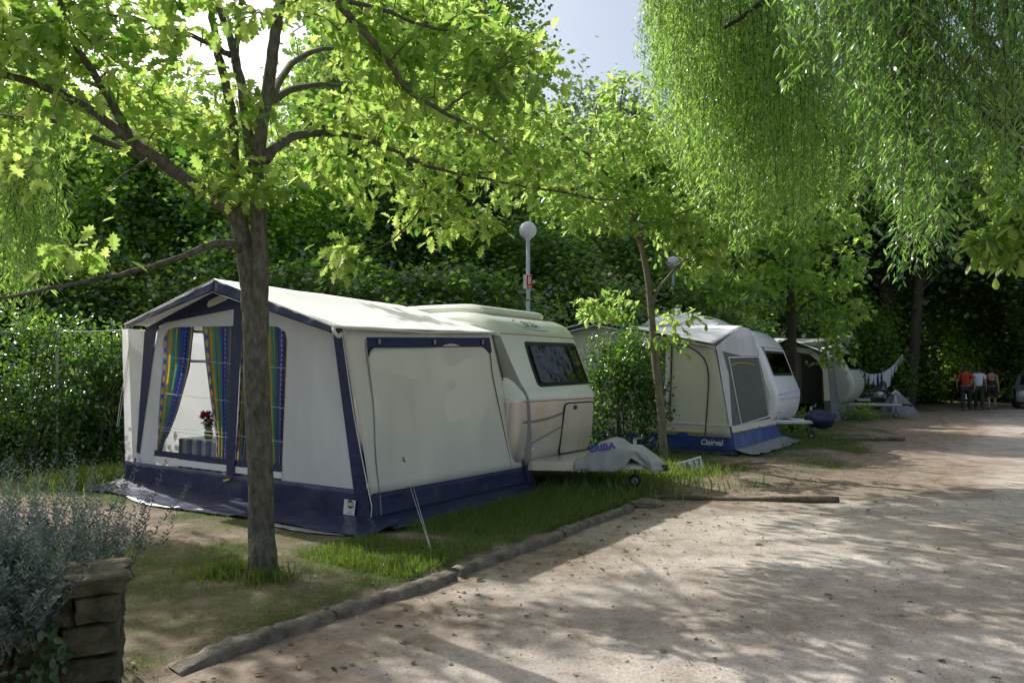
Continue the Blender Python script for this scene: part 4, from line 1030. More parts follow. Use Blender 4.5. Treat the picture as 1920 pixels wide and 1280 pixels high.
er = fc(1553, 664, .25); ec = fc(1478, 634, .25); eb_ = scx(1576, 636, 0)
cloth('roof', [ec, er, eb_, eb_ + np.array([.2, 2.9, .12])], 14, 12, M['roof_grey'], tC, .05, 1.5, (0, 0, 1))
el = ec + (ec - er) * 1.0; el[2] = er[2]
cloth('roof', [el, ec, eb_ + np.array([.2, 2.9, .12]), eb_ + np.array([.2, 5, 0])], 10, 8, M['roof_grey'], tC, .05, 1.5, (0, 0, 1))
# net bundle lying on the awning roof
bm = bmesh.new(); bmesh.ops.create_icosphere(bm, subdivisions=3, radius=1)
for v in bm.verts:
    d = 1 + .2 * mnoise.noise(v.co * 3); v.co = Vector((v.co.x * d * .42, v.co.y * d * 1.0, v.co.z * d * .13))
me = bpy.data.meshes.new('folded_net'); bm.to_mesh(me); bm.free(); me.polygons.foreach_set('use_smooth', [True] * len(me.polygons))
me.materials.append(mat('olive_net', (0.12, 0.15, 0.10), .9, col2=(.30, .33, .26), scale=6, bump=.8, bscale=20))
o = bpy.data.objects.new('folded_net', me); COL.objects.link(o); o.location = tuple(FC.wld((er + ec) / 2 + np.array([.70, -.1, .10]))); o.rotation_euler = (-.16, 0, TH)
tag(o, 'olive net bundled on top of the far shaded awning', 'net')
frC = [(.5, .42), (.15, .44), (-.10, .52), (-.30, .75), (-.40, 1.05), (-.36, 1.3), (-.22, 1.62), (-.02, 2.0), (.14, 2.28), (.34, 2.5), (.7, 2.6), (1.15, 2.63)]
fCp, pC = prof_closed(frC, 6.0)
C0, C1 = 2.55, 4.75
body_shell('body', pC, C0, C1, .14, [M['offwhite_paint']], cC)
fr3, _ = front_panel('front_window', fCp, [(2.75, 2.13), (4.55, 2.13), (4.55, 1.58), (2.75, 1.58)], M['rubber'], cC, .006, .05)
front_panel('pane', fCp, [(2.82, 2.08), (4.48, 2.08), (4.48, 1.63), (2.82, 1.63)], M['tinted'], fr3, .022, .04, .004)
mb = MB(); mb.box((C0 - .006, 2.3, 1.75), (.012, 1.3, .55)); mb.build('side_window', M['rubber'], cC)
mb = MB(); mb.box((C0 - .006, .9, 1.3), (.012, .62, 1.6)); mb.build('door', M['darkgrey'], cC)
front_strip('seam', fCp, [(2.65, 1.2), (4.65, 1.2)], .008, M['flap_grey'], cC)
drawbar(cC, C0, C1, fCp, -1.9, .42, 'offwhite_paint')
wheel(cC, (C0 + .12, 3.0, .32), .32, .18); wheel(cC, (C1 - .12, 3.0, .32), .32, .18)

# ------------------------------------------------------------------ lamps, posts, lines
p = at(990, 432, 15.5); lb = thing('street_lamp', 'white globe lamp on a pale post behind the first caravan', 'street lamp', (p[0], p[1], 0))
mb = MB(); mb.tube([(0, 0, 0), (0, 0, 1.2), (0, 0, p[2] - .15)], [.055, .05, .042], 12); mb.build('post', M['post_grey'], lb, smooth=True)
mb = MB(); mb.lathe((0, 0, p[2]), [(.0, .19)] + [(.19 * math.sin(t), .19 * math.cos(t)) for t in np.linspace(.15, 2.75, 16)] + [(.065, -.19), (.05, -.22)], 24); mb.build('globe', M['lamp_white'], lb, smooth=True)
ps = at(989.5, 528, 15.4)
sg = thing('fire_extinguisher_sign', 'red and white extinguisher sign on the lamp post', 'sign', (ps[0], ps[1], ps[2]))
mb = MB(); mb.box((0, 0, 0), (.185, .012, .30)); bd = mb.build('plate', M['sign_white'], sg, bevel=.003)
mb = MB(); mb.box((.035, -.012, 0.03), (.115, .008, .225)); rp = mb.build('red_panel', M['sign_red'], sg)
mb = MB(); mb.box((.025, -.019, .02), (.028, .006, .16)); mb.box((.025, -.019, .115), (.016, .006, .03)); mb.box((.06, -.019, .03), (.012, .006, .15)); mb.build('pictogram', M['sign_white'], rp)
mb = MB(); mb.box((.035, -.012, -.115), (.115, .008, .05)); mb.build('red_panel', M['sign_red'], sg)
mb = MB(); mb.box((.035, -.019, -.112), (.09, .006, .012)); mb.build('pictogram', M['sign_white'], sg)
q0, q1 = at(1263, 575, 21), at(1264, 505, 21)
l2 = thing('street_lamp', 'slim pale lamp post rising behind the white roof dome', 'street lamp', (q0[0], q0[1], 0))
mb = MB(); mb.tube([(0, 0, 0), (0, 0, q1[2])], .04, 10); mb.build('post', M['post_grey'], l2, smooth=True)
mb = MB(); mb.lathe((0, 0, q1[2] + .19), [(.0, .19)] + [(.19 * math.sin(t), .19 * math.cos(t)) for t in np.linspace(.15, 2.75, 12)] + [(.05, -.2)], 18); mb.build('globe', M['lamp_white'], l2, smooth=True)
q0, q1 = at(1345, 545, 27), at(1313, 543, 27)
l3 = thing('street_lamp', 'thin post with a short horizontal white arm among the trees', 'street lamp', (q0[0], q0[1], 0))
mb = MB(); mb.tube([(0, 0, 0), (0, 0, q0[2])], .035, 8); mb.build('post', M['post_grey'], l3)
mb = MB(); mb.box(((q1[0] - q0[0]) / 2, 0, q0[2]), (abs(q1[0] - q0[0]), .12, .09)); mb.build('arm', M['sign_white'], l3, bevel=.02)
fp = gp(107, 893, 0); ft = at(107, 620, fp[1])
mb = MB(); mb.tube([fp, ft], .018, 8); tag(mb.build('line_post', M['pole_grey'], smooth=True), 'thin grey metal post in front of the left hedge', 'post')
mb = MB(); A2 = FA.wld(FA.pl(243, 617, FWN, .2)); Lp = ft + np.array([-4.5, .6, .05])
def line_pt(p, q, sag, n=14): return [p + (q - p) * t - np.array([0, 0, sag * 4 * t * (1 - t)]) for t in np.linspace(0, 1, n)]
mb.tube(line_pt(Lp, ft, .03) + line_pt(ft, A2, .02)[1:], .005, 5); tag(mb.build('washing_line', M['rope']), 'taut pale line running from the thin post to the awning eave', 'line')
# laundry between caravan and leaning trunk
L0, L1 = at(1597, 682, 29.5), at(1692, 664, 31)
lp = line_pt(L0, L1, .62, 40)
mb = MB(); mb.tube(lp, .012, 5); tag(mb.build('clothes_line', M['rope']), 'sagging clothes line between the far caravan and a dark trunk', 'line')
lg = np.random.default_rng(5); t = .02; k = 0; kinds = ['towel', 'sock', 'shirt', 'cloth']
ladj = ['leftmost, long', 'second from the left, narrow', 'third from the left', 'fourth from the left, short', 'fifth from the left', 'middle', 'seventh from the left', 'large, hanging lowest right of the middle', 'ninth from the left', 'tenth from the left', 'eleventh from the left', 'rightmost, highest by the trunk']
widths = [.16, .10, .14, .12, .15, .16, .13, .34, .12, .11, .12, .12]; lens = [.55, .50, .45, .42, .40, .42, .40, .75, .38, .35, .30, .25]
for k in range(12):
    i0 = t; i1 = t + widths[k] / 2.0; t = i1 + .012
    def lpt(s): return np.array([np.interp(s, np.linspace(0, 1, 40), [q[c] for q in lp]) for c in range(3)])
    mb = MB(); ph = lg.random() * 6
    mb.grid(lambda u, v: lpt(min(1, i0 + (i1 - i0) * u)) + np.array([.02 * math.sin(v * 3 + ph) + (.5 - u) * .05 * v, .05 * math.sin(u * 5 + ph + v * 2), -lens[k] * v * (1 + .1 * math.sin(u * 7 + ph))]), 6, 6)
    tag(mb.build('laundry_item', M['laundry'] if k % 3 else M['laundry_blue'], smooth=True), f'{ladj[k]} white wash item pegged on the sagging line', 'laundry', 'washing on the sagging line')

# grey covered heap near the lane
c = gp(1686, 776, 0)
c = np.array([c[0], c[1], 0])
hp = thing('tent', 'small slumped grey tent at the lane edge below the laundry', 'tent', c)
mb = MB()
def heap(u, v):
    t = 2 * math.pi * u; r = .62 * (1 - v) ** .75 * (1 + .18 * math.sin(3 * t + 1) + .1 * math.sin(7 * t))
    return (r * 1.05 * math.cos(t) - .12 * v, r * math.sin(t), .86 * v ** .9)
mb.grid(heap, 40, 12); mb.build('canopy', M['tarp_grey'], hp, smooth=True)
mb = MB(); mb.grid(lambda u, v: (-.12 + .15 * (1 - v) * math.cos(6.283 * u) * 1.3, .13 * (1 - v) * math.sin(6.283 * u), .74 + .16 * v), 20, 5); mb.build('vent_cap', M['tarp_pink'], hp, smooth=True)

# ------------------------------------------------------------------ cars
def X_(px, Y): return (px - 960) / FOC * Y
def car(name, label, loc, rz, paint, wl=1.0):
    t = thing(name, label, 'car', loc, rz, None)
    # profile (x forward negative, z): nose at x=0
    pr = [(0.05, .32), (0.0, .5), (.06, .72), (.35, .86), (1.05, .98), (1.75, 1.42), (2.3, 1.5), (3.2, 1.46), (3.85, 1.08), (4.1, .95), (4.15, .45), (4.05, .3)]
    f = smooth_path([(x, z, 0) for x, z in pr], 3)[:, :2]
    rows = [(-.84, .10), (-.80, .03), (-.72, 0.0), (.72, 0.0), (.80, .03), (.84, .10)]
    mb = MB(); n = len(f)
    for y, d in rows:
        for x, z in offset_profile([tuple(p) for p in f], d):
            tuck = 1 - .22 * max(0, z - .95) / .55
            mb.v.append((x, y * tuck, z))
    mb.f = [[i * n + k, i * n + (k + 1) % n, (i + 1) * n + (k + 1) % n, (i + 1) * n + k] for i in range(len(rows) - 1) for k in range(n)]
    mb.f += [list(range(n)), [(len(rows) - 1) * n + k for k in range(n)][::-1]]; mb.m = [0] * len(mb.f)
    mb.build('body', M[paint], t, smooth=True)
    mb = MB(); mb.poly([(1.10, -.66, 1.02), (1.10, .66, 1.02), (1.72, .56, 1.41), (1.72, -.56, 1.41)]); mb.build('windscreen', M['tinted_solid'], t, solid=.01)
    for s in (-1, 1):
        mb = MB(); mb.poly([(1.3, s * .835, 1.0), (3.5, s * .835, 1.0), (3.1, s * .755, 1.38), (1.9, s * .755, 1.38)]); mb.build('side_window', M['tinted_solid'], t, solid=.01)
        mb = MB(); mb.lathe((0, 0, 0), [(0, .02), (.08, .015), (.10, 0)], 14)
        mb.v = [(.02 - v[2] + (.04 if abs(v[1]) > .05 else .0), s * .58 + v[1] * 1.7, .68 + v[0]) for v in mb.v]; mb.build('headlight', M['lamp_glass'], t, smooth=True)
        for x in (.75, 3.3): wheel(t, (x, s * .76, .30), .30, .18, False)
    mb = MB(); mb.box((-.012, 0, .45), (.012, .5, .11)); mb.build('number_plate', M['sign_white'], t)
    mb = MB(); mb.box((.0, 0, .64), (.03, .7, .10)); mb.build('grille', M['black_plastic'], t)
    return t
M['tinted_solid'] = mat('dark_car_glass', (.02, .024, .024), .08, .1, coat=.5)
cp = at(1640, 752, 29.0)
car('parked_car', 'dark parked car deep in the shade under the hanging laundry', (cp[0] - .2, 29.5, 0), math.radians(62), 'car_dark')
car('parked_car', 'pale silver car entering at the right edge beyond the walkers', (X_(1911, 30) + .85, 30, 0), math.radians(58), 'car_grey')

# ------------------------------------------------------------------ people
def skinned(name, nodes, edges, material, parent, sub=2, root=0):
    """nodes: name -> (xyz, radius) ; connected skeleton -> one continuous mesh"""
    keys = list(nodes); me = bpy.data.meshes.new(name)
    bm = bmesh.new(); lay = bm.verts.layers.skin.verify(); vs = {}
    for i, k in enumerate(keys):
        v = bm.verts.new(nodes[k][0]); r = nodes[k][1]; v[lay].radius = r if isinstance(r, tuple) else (r, r)
        v[lay].use_root = (i == root); vs[k] = v
    for a, b in edges: bm.edges.new((vs[a], vs[b]))
    bm.to_mesh(me); bm.free()
    o = bpy.data.objects.new('tmp', me); COL.objects.link(o)
    o.modifiers.new('k', 'SKIN'); s = o.modifiers.new('s', 'SUBSURF'); s.levels = sub; s.render_levels = sub
    dg = bpy.context.evaluated_depsgraph_get(); m2 = bpy.data.meshes.new_from_object(o.evaluated_get(dg)); m2.name = name
    bpy.data.objects.remove(o); m2.materials.clear(); m2.materials.append(material)
    m2.polygons.foreach_set('use_smooth', [True] * len(m2.polygons))
    ob = bpy.data.objects.new(name, m2); COL.objects.link(ob); ob.parent = parent
    return ob
def person(label, loc, rz, h, top, bottom, stride, female=False, bare_back=False, hair_len=0.0, arm=0.0, shorts=False, group=None):
    t = thing('person', label, 'person', loc, rz, group); s = h / 1.75; w = .92 if female else 1.0
    st = stride
    N = {'pelvis': ((0, 0, .93), (.15 * w, .11)), 'waist': ((0, 0, 1.08), (.135 * w, .095)), 'chest': ((0, -.01, 1.28), (.165 * w, .11)), 'neck0': ((0, 0, 1.44), (.075, .065)),
         'neck': ((0, .01, 1.52), .052), 'head0': ((0, .02, 1.60), (.075, .085)), 'head': ((0, .02, 1.69), (.07, .085))}
    E = [('pelvis', 'waist'), ('waist', 'chest'), ('chest', 'neck0'), ('neck0', 'neck'), ('neck', 'head0'), ('head0', 'head')]
    for sd, k in ((-1, 'l'), (1, 'r')):
        f = st * sd
        N |= {k + 'hip': ((sd * .10, 0, .88), .095), k + 'knee': ((sd * .11, f * .5 + .02, .48), .06), k + 'calf': ((sd * .11, f * .85 - .02 * abs(st), .32), .055), k + 'ankle': ((sd * .11, f - (.06 if f < 0 else 0), .085), .036), k + 'toe': ((sd * .125, f + .14, .03), (.04, .025)),
              k + 'sh': ((sd * .195 * w, 0, 1.40), .06), k + 'elb': ((sd * (.25 + arm) * w, -f * .35 - .02, 1.13), .042), k + 'wri': ((sd * (.26 + arm * .6) * w, -f * .7 + .04, .89), .03), k + 'palm': ((sd * .265 * w, -f * .75 + .06, .82), (.035, .022))}
        E += [('pelvis', k + 'hip'), (k + 'hip', k + 'knee'), (k + 'knee', k + 'calf'), (k + 'calf', k + 'ankle'), (k + 'ankle', k + 'toe'), ('neck0', k + 'sh'), (k + 'sh', k + 'elb'), (k + 'elb', k + 'wri'), (k + 'wri', k + 'palm')]
        for j, (dx, ln) in enumerate(((-.022, .055), (-.007, .065), (.008, .062), (.022, .05))):
            b = np.array(N[k + 'palm'][0]); N[f'{k}f{j}'] = (tuple(b + [sd * .0, dx + .0, -.055]), .010); N[f'{k}g{j}'] = (tuple(b + [-sd * .018, dx, -.06 - ln * .75]), .008)
            E += [(k + 'palm', f'{k}f{j}'), (f'{k}f{j}', f'{k}g{j}')]
        b = np.array(N[k + 'palm'][0]); N[k + 'th'] = (tuple(b + [-sd * .01, .045, -.01]), .011); N[k + 'th2'] = (tuple(b + [-sd * .018, .055, -.05]), .008)
        E += [(k + 'palm', k + 'th'), (k + 'th', k + 'th2')]
    S = lambda q: tuple(np.array(q) * s)
    body = {k: (S(v[0]), tuple(np.array(v[1]) * s) if isinstance(v[1], tuple) else v[1] * s) for k, v in N.items()}
    # nose, ears
    for nm, q, r in (('nose', (0, .125, 1.655), .013), ('earl', (-.082, .02, 1.655), .014), ('earr', (.082, .02, 1.655), .014)):
        body[nm] = (S(q), r * s); E.append(('head0', nm))
    skinned('body', body, E, M['skin'], t, 2)
    def grow(keys, extra, g):
        d = {}
        for k in keys:
            r = body[k][1]; d[k] = (body[k][0], tuple(x + g for x in r) if isinstance(r, tuple) else r + g)
        d.update(extra); return d
    # top
    if bare_back: ks = ['pelvis', 'waist', 'chest']; ee = [('pelvis', 'waist'), ('waist', 'chest')]; ex = {}
    else:
        ks = ['pelvis', 'waist', 'chest', 'neck0', 'lsh', 'rsh']; ee = [('pelvis', 'waist'), ('waist', 'chest'), ('chest', 'neck0'), ('neck0', 'lsh'), ('neck0', 'rsh')]
        ex = {k + 'sl': (tuple(np.array(body[k + 'sh'][0]) * .35 + np.array(body[k + 'elb'][0]) * .65), .062 * s) for k in 'lr'}
        ee += [('lsh', 'lsl'), ('rsh', 'rsl')]
    skinned('shirt' if not bare_back else 'dress_top', grow(ks, ex, .022), ee, M[top], t, 2)
    # trousers / shorts
    ks = ['pelvis', 'lhip', 'rhip', 'lknee', 'rknee']; ee = [('pelvis', 'lhip'), ('pelvis', 'rhip'), ('lhip', 'lknee'), ('rhip', 'rknee')]
    if not shorts:
        ks += ['lcalf', 'rcalf', 'lankle', 'rankle']; ee += [('lknee', 'lcalf'), ('rknee', 'rcalf'), ('lcalf', 'lankle'), ('rcalf', 'rankle')]
    skinned('trousers' if not shorts else 'shorts', grow(ks, {}, .026), ee, M[bottom], t, 2)
    for k in 'lr':
        skinned('shoe', grow([k + 'ankle', k + 'toe'], {}, .012), [(k + 'ankle', k + 'toe')], M['shoe'], t, 2)
    hr = {'a': (S((0, -.02, 1.63)), (.085 * s, .08 * s)), 'b': (S((0, -.005, 1.72)), (.082 * s, .088 * s)), 'c': (S((0, -.03, 1.58 - hair_len)), (.07 * s, .045 * s))}
    skinned('hair', hr, [('a', 'b'), ('a', 'c')], M['hair'], t, 2)
    for sx in (-.03, .03):
        mb = MB(); mb.lathe(S((sx, .098, 1.665)), [(0, .012), (.009, .006), (.011, 0), (.008, -.007), (0, -.01)], 8); mb.build('eye', M['sign_white'], t, smooth=True)
    mb = MB(); mb.box(S((0, .105, 1.60)), (.045, .012, .010)); mb.build('mouth', M['shirt_red'], t)
    return t
wk = 'people walking away along the lane'
w0 = gp(1816, 770, 0); d0 = math.atan2(w0[1], w0[0])
person('man in a red shirt and dark trousers walking away on the lane', at(1812, 768, 29.5) * [1, 1, 0], -.55, 1.80, 'shirt_red', 'cloth_black', .16, group=wk, arm=.05)
person('walker in a white top and dark green trousers between the two others', at(1836, 768, 30.2) * [1, 1, 0], -.5, 1.78, 'shirt_white', 'cloth_green', -.14, group=wk)
person('woman in a black low-backed outfit walking away, rightmost on the lane', at(1860, 768, 30.4) * [1, 1, 0], -.55, 1.76, 'cloth_black', 'cloth_black', .15, True, True, .06, group=wk, shorts=True)

# ------------------------------------------------------------------ stone wall and silver shrub
mb = MB(); g = np.random.default_rng(8)
WXR, WY0 = -1.60, 3.02
def rough_block(c, sx, sy, sz, seed):
    bm = bmesh.new(); bmesh.ops.create_cube(bm, size=1)
    bmesh.ops.bevel(bm, geom=list(bm.edges), offset=.05, segments=1, affect='EDGES')
    bmesh.ops.subdivide_edges(bm, edges=list(bm.edges), cuts=2, use_grid_fill=True)
    bm.verts.ensure_lookup_table()
    V = []
    for v in bm.verts:
        q = v.co + 0.10 * Vector((mnoise.noise(v.co * 2.2 + Vector((seed, 0, 0))), mnoise.noise(v.co * 2.2 + Vector((0, seed, 5))), mnoise.noise(v.co * 2.2 + Vector((3, 0, seed)))))
        q += 0.05 * Vector((mnoise.noise(v.co * 6 + Vector((seed, 2, 0))), mnoise.noise(v.co * 6 + Vector((0, seed, 1))), mnoise.noise(v.co * 6 + Vector((5, 0, seed)))))
        V.append((c[0] + q.x * sx, c[1] + q.y * sy, c[2] + q.z * sz))
    bm.verts.index_update(); F = [[v.index for v in f.verts] for f in bm.faces]; bm.free(); mb.add(V, F)
hs = [.12, .13, .11, .12, .11]; z = -.02; sd = 0
for r, hh in enumerate(hs):
    x = WXR
    while x > -4.6:
        wd = .13 + .17 * g.random(); sd += 1
        rough_block((x - wd / 2, WY0 + .13 + .03 * g.random(), z + hh / 2), wd * 1.02, .30, hh * (.92 + .14 * g.random()), sd * 1.7); x -= wd + .012
    y = WY0 + .3
    while y < WY0 + .34:
        wd = .2 + .15 * g.random(); sd += 1
        rough_block((WXR - .13, y + wd / 2, z + hh / 2), .28, wd, hh, sd * 1.7); y += wd + .012
    z += hh + .01
mb.box((WXR - 1.6, WY0 + .30, z / 2 - .06), (2.75, .34, z - .1))
for i in range(9):
    sd += 1; rough_block((WXR - .14 - .02 * g.random() - i * .36, WY0 + .14, z + .03), .36, .34, .075, sd * 1.3)
WA = math.radians(27)
for i, v in enumerate(mb.v):
    dx, dy = v[0] - WXR, v[1] - WY0
    mb.v[i] = (WXR + dx * math.cos(WA) - dy * math.sin(WA), WY0 + dx * math.sin(WA) + dy * math.cos(WA), v[2])
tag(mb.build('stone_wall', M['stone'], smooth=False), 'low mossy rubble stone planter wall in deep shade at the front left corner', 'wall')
WT = z
sh = thing('silver_shrub', 'silvery grey lavender-like shrub spilling over the stone wall', 'shrub', (-2.42, 3.30, WT - .06))
P, Yd, Zd, S_ = [], [], [], []; stems = MB()
for i in range(3200):
    bx, by = g.uniform(-1.6, .50), g.uniform(-.55, .75)
    if i > 700: bx, by = g.uniform(-1.6, .62), g.uniform(-.62, -.35)
    base = np.array([bx, by, -.08]); edge = max(0, bx - .2) + max(0, -by - .2)
    L = g.uniform(.22, .52) * (1.25 - .35 * edge) * (1.15 if bx < -.4 else 1)
    d = np.array([.2 * bx + g.normal() * .18 - .02, .3 * by + g.normal() * .22 - .12, 1.0 - .4 * edge]); d /= np.linalg.norm(d)
    tip = base + d * L + np.array([0, 0, -.10 * edge]); pts = [base, base + d * L * .5 + g.normal(size=3) * .02, tip]
    if i % 3 == 0: stems.tube(pts, [.0028, .002, .001], 3, cap=False)
    nl = 46
    for j in range(nl):
        tt_ = .18 + .82 * j / nl; q = pts[0] + (pts[2] - pts[0]) * tt_ + (pts[1] - (pts[0] + pts[2]) / 2) * 4 * tt_ * (1 - tt_)
        an = j * 2.4 + i; side = np.array([math.cos(an), math.sin(an), .75]); P.append(q); Yd.append(side); Zd.append([g.normal(), g.normal(), .6]); S_.append(.036 * (1.15 - .6 * tt_))
stems.build('stems', M['silver_stem'], sh)
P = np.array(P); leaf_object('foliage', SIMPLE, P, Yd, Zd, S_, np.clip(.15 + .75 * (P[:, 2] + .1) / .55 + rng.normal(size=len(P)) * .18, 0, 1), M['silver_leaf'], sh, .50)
iv = thing('ivy', 'dark green trailing ivy on the left part of the stone wall', 'climbing plant', (-1.74, 2.90, .32), .47)
n = 3600; P = np.stack([rng.uniform(-1.4, .5, n), rng.uniform(-.10, .06, n), rng.uniform(-.35, .5, n)], 1)
P[:, 0] -= .5; keep = (P[:, 0] < -.06 + .10 * np.sin(P[:, 2] * 14) + .12 * np.clip(P[:, 2], 0, 1)); P = P[keep]; n = len(P)
leaf_object('foliage', LAUREL, P, rng.normal(size=(n, 3)) * .6 + [0, -.5, -.5], rng.normal(size=(n, 3)) * .5 + [0, -1, .6], rng.uniform(.025, .05, n), rng.random(n), M['ivy_leaf'], iv, 1.7)
stv = MB()
for i in range(26):
    x = rng.uniform(-1.0, -.2); stv.tube([(x, -.02, .5), (x + rng.normal() * .1, -.05, .2), (x + rng.normal() * .2, -.04, -.2)], [.005, .004, .003], 4, cap=False)
stv.build('stems', M['bark_dark'], iv)

# ------------------------------------------------------------------ trees
def limb(mb, pts, r0, r1, n=8, sub=5, wob=0.0):
    P = smooth_path(pts, sub); k = len(P)
    if wob: P[1:-1] += rng.normal(size=(k - 2, 3)) * wob
    t = np.linspace(0, 1, k); mb.tube(P, r0 + (r1 - r0) * t ** .85, n); return P
def foliage_clusters(centres, nodes, mb, leaves_per, lsize, spread, upbias=0.35, hang=0.25):
    """connect every cluster by a twig to the nearest limb point and hang leaves on its end"""
    P, Y, Z, S = [], [], [], []
    d0 = np.array([np.min(np.linalg.norm(nodes - c, axis=1)) for c in centres])
    nodes = np.array(nodes)
    for c in centres[np.argsort(d0)]:            # inner twigs first, outer twigs fork from them
        d = np.linalg.norm(nodes - c, axis=1) * (1 + .3 * rng.random(len(nodes))) + rng.random(len(nodes)) * .12; b = nodes[np.argmin(d)]
        L = np.linalg.norm(c - b)
        mid = (b + c) / 2 + rng.normal(size=3) * .10 * L + np.array([0, 0, .08 * L])
        tp = smooth_path([b, mid, c], 4); mb.tube(tp, np.linspace(min(.011, .005 + .003 * L), .002, len(tp)), 4, cap=False)
        nodes = np.vstack([nodes, tp[3:]])
        dirc = (c - mid) / (np.linalg.norm(c - mid) + 1e-6)
        m = max(3, int(leaves_per * rng.uniform(.6, 1.4)))
        for j in range(m):
            tt_ = rng.uniform(.55, 1.0) if j < m * .35 else 1.0
            q = tp[int(tt_ * (len(tp) - 1))] + rng.normal(size=3) * spread * (0.4 if tt_ < 1 else 1.0) * [1, 1, .55]
            y = dirc * .5 + rng.normal(size=3) * .65; y[2] -= hang
            P.append(q); Y.append(y); Z.append(rng.normal(size=3) * .45 + [0, 0, 1]); S.append(lsize * rng.uniform(.6, 1.2))
    return np.array(P), np.array(Y), np.array(Z), np.array(S)
def region(lst):
    out = []
    for px, py, rx, ry, Y, dY, n in lst:
        for _ in range(n):
            a, r = rng.random() * 6.283, math.sqrt(rng.random())
            out.append(at(px + rx * r * math.cos(a), py + ry * r * math.sin(a), Y + rng.uniform(-dY, dY)))
    return np.array(out)
# ---- big oak
OKY = 5.4
ob_ = gp(492, 1078, LAWN)
def op(lst): return [at(x, y, Y) for x, y, Y in lst]
oak = thing('oak_tree', 'big twin-stemmed oak with mossy grey trunk in front of the navy awning', 'tree', (0, 0, 0))
mb = MB(); nodes = []
base = np.array([ob_[0], ob_[1], 0.0])
tr = [base + [0, 0, -.05], base + [0, 0, .08], base + [0, 0, .22], at(490, 1000, OKY), at(489, 900, OKY), at(483, 760, OKY), at(478, 640, OKY), at(474, 540, OKY), at(470, 455, OKY)]
P = smooth_path(tr, 6); rr = np.interp(np.linspace(0, 1, len(P)), [0, .035, .07, .11, .16, .25, .5, .68, .84, 1], [.235, .19, .148, .122, .106, .097, .090, .092, .075, .02]); mb.tube(P, rr, 18); trunk_top = tr[-1]
def L_(lst, r0, r1, n=9, leafy=True):
    P = limb(mb, op(lst), r0, r1, n, 5, .004)
    if leafy: nodes.append(P[len(P) // 4:])
    return P
L_([(473, 640, 5.4), (468, 560, 5.4), (461, 490, 5.4), (450, 430, 5.38), (438, 392, 5.36)], .060, .062, 14, False)
L_([(484, 680, 5.4), (487, 600, 5.39), (488, 500, 5.38), (483, 400, 5.4), (481, 340, 5.4), (490, 250, 5.4), (504, 150, 5.4), (516, 60, 5.4), (530, -10, 5.4), (548, -120, 5.4), (560, -300, 5.5), (575, -480, 5.5)], .070, .026, 14)
L_([(440, 398, 5.38), (425, 388, 5.35), (380, 362, 5.3), (320, 315, 5.2), (262, 275, 5.1), (180, 215, 5.0), (90, 165, 4.9), (0, 140, 4.8), (-150, 115, 4.7)], .060, .018, 11)
L_([(420, 384, 5.4), (350, 342, 5.45), (285, 302, 5.5), (200, 268, 5.55), (110, 228, 5.6), (0, 216, 5.7), (-120, 190, 5.8)], .042, .014)
L_([(248, 268, 5.1), (222, 215, 5.05), (190, 160, 5.0), (158, 110, 4.95), (132, 62, 4.9), (110, 0, 4.85), (90, -80, 4.8)], .034, .016)
L_([(446, 420, 5.45), (440, 320, 5.5), (434, 220, 5.55), (415, 130, 5.6), (402, 70, 5.65), (395, 0, 5.7), (380, -140, 5.75), (360, -300, 5.8)], .046, .018)
L_([(474, 320, 5.45), (462, 225, 5.5), (446, 130, 5.55), (428, 60, 5.6), (408, 5, 5.6), (398, -80, 5.6)], .046, .02)
L_([(440, 120, 5.55), (446, 60, 5.5), (452, 0, 5.45), (470, -120, 5.4)], .028, .014)
L_([(432, 105, 5.6), (400, 85, 5.5), (350, 65, 5.4), (300, 48, 5.3), (240, 30, 5.2), (170, 25, 5.1)], .024, .008)
L_([(448, 470, 5.35), (436, 456, 5.3), (400, 457, 5.2), (345, 480, 5.1), (265, 505, 5.0), (150, 530, 4.9), (60, 548, 4.8), (-40, 565, 4.7)], .030, .010, 8, False)
L_([(497, 300, 5.40), (520, 275, 5.51), (560, 254, 5.77), (625, 249, 6.16), (680, 260, 6.55), (740, 284, 6.97), (800, 311, 7.39), (860, 325, 7.81), (925, 322, 8.20)], .044, .012)
L_([(760, 295, 7.13), (790, 335, 7.24), (830, 370, 7.45), (870, 405, 7.66), (920, 440, 7.95)], .016, .005)
L_([(798, 345, 7.28), (796, 375, 7.22), (775, 412, 7.06), (735, 450, 6.79), (695, 472, 6.53), (650, 482, 6.24)], .012, .005, 6)
L_([(860, 325, 7.81), (920, 338, 8.30), (985, 350, 8.50), (1060, 362, 8.80), (1130, 375, 9.10), (1190, 372, 9.40)], .018, .007)
L_([(560, -330, 5.3), (590, -140, 5.2), (625, -10, 5.2), (655, 30, 5.2), (700, 80, 5.25), (735, 125, 5.3), (765, 168, 5.4), (830, 210, 5.5), (900, 245, 5.7), (960, 290, 5.9)], .040, .010)
L_([(640, 0, 5.2), (720, 20, 5.3), (800, 50, 5.5), (880, 65, 5.8), (960, 110, 6.0)], .018, .007)
L_([(830, 210, 5.5), (880, 170, 5.6), (940, 125, 5.7), (1000, 100, 5.8)], .012, .005)
L_([(495, 215, 5.4), (540, 170, 6.4), (620, 160, 7.8), (700, 175, 9.2), (780, 205, 10.8), (840, 240, 12.0)], .04, .010)
L_([(500, 190, 5.4), (560, 110, 6.6), (640, 90, 8.2), (720, 110, 9.8), (800, 130, 11.2)], .034, .010)
L_([(548, -120, 5.4), (490, -210, 7.5), (400, -170, 9.5), (300, -115, 11.0), (180, -110, 11.6), (60, -120, 11.6)], .034, .010)  # unseen limb above the frame, added so its leaves dapple the lane
L_([(330, 322, 5.25), (240, 240, 6.2), (150, 180, 7.4), (60, 150, 8.6), (-60, 130, 9.6)], .032, .010)
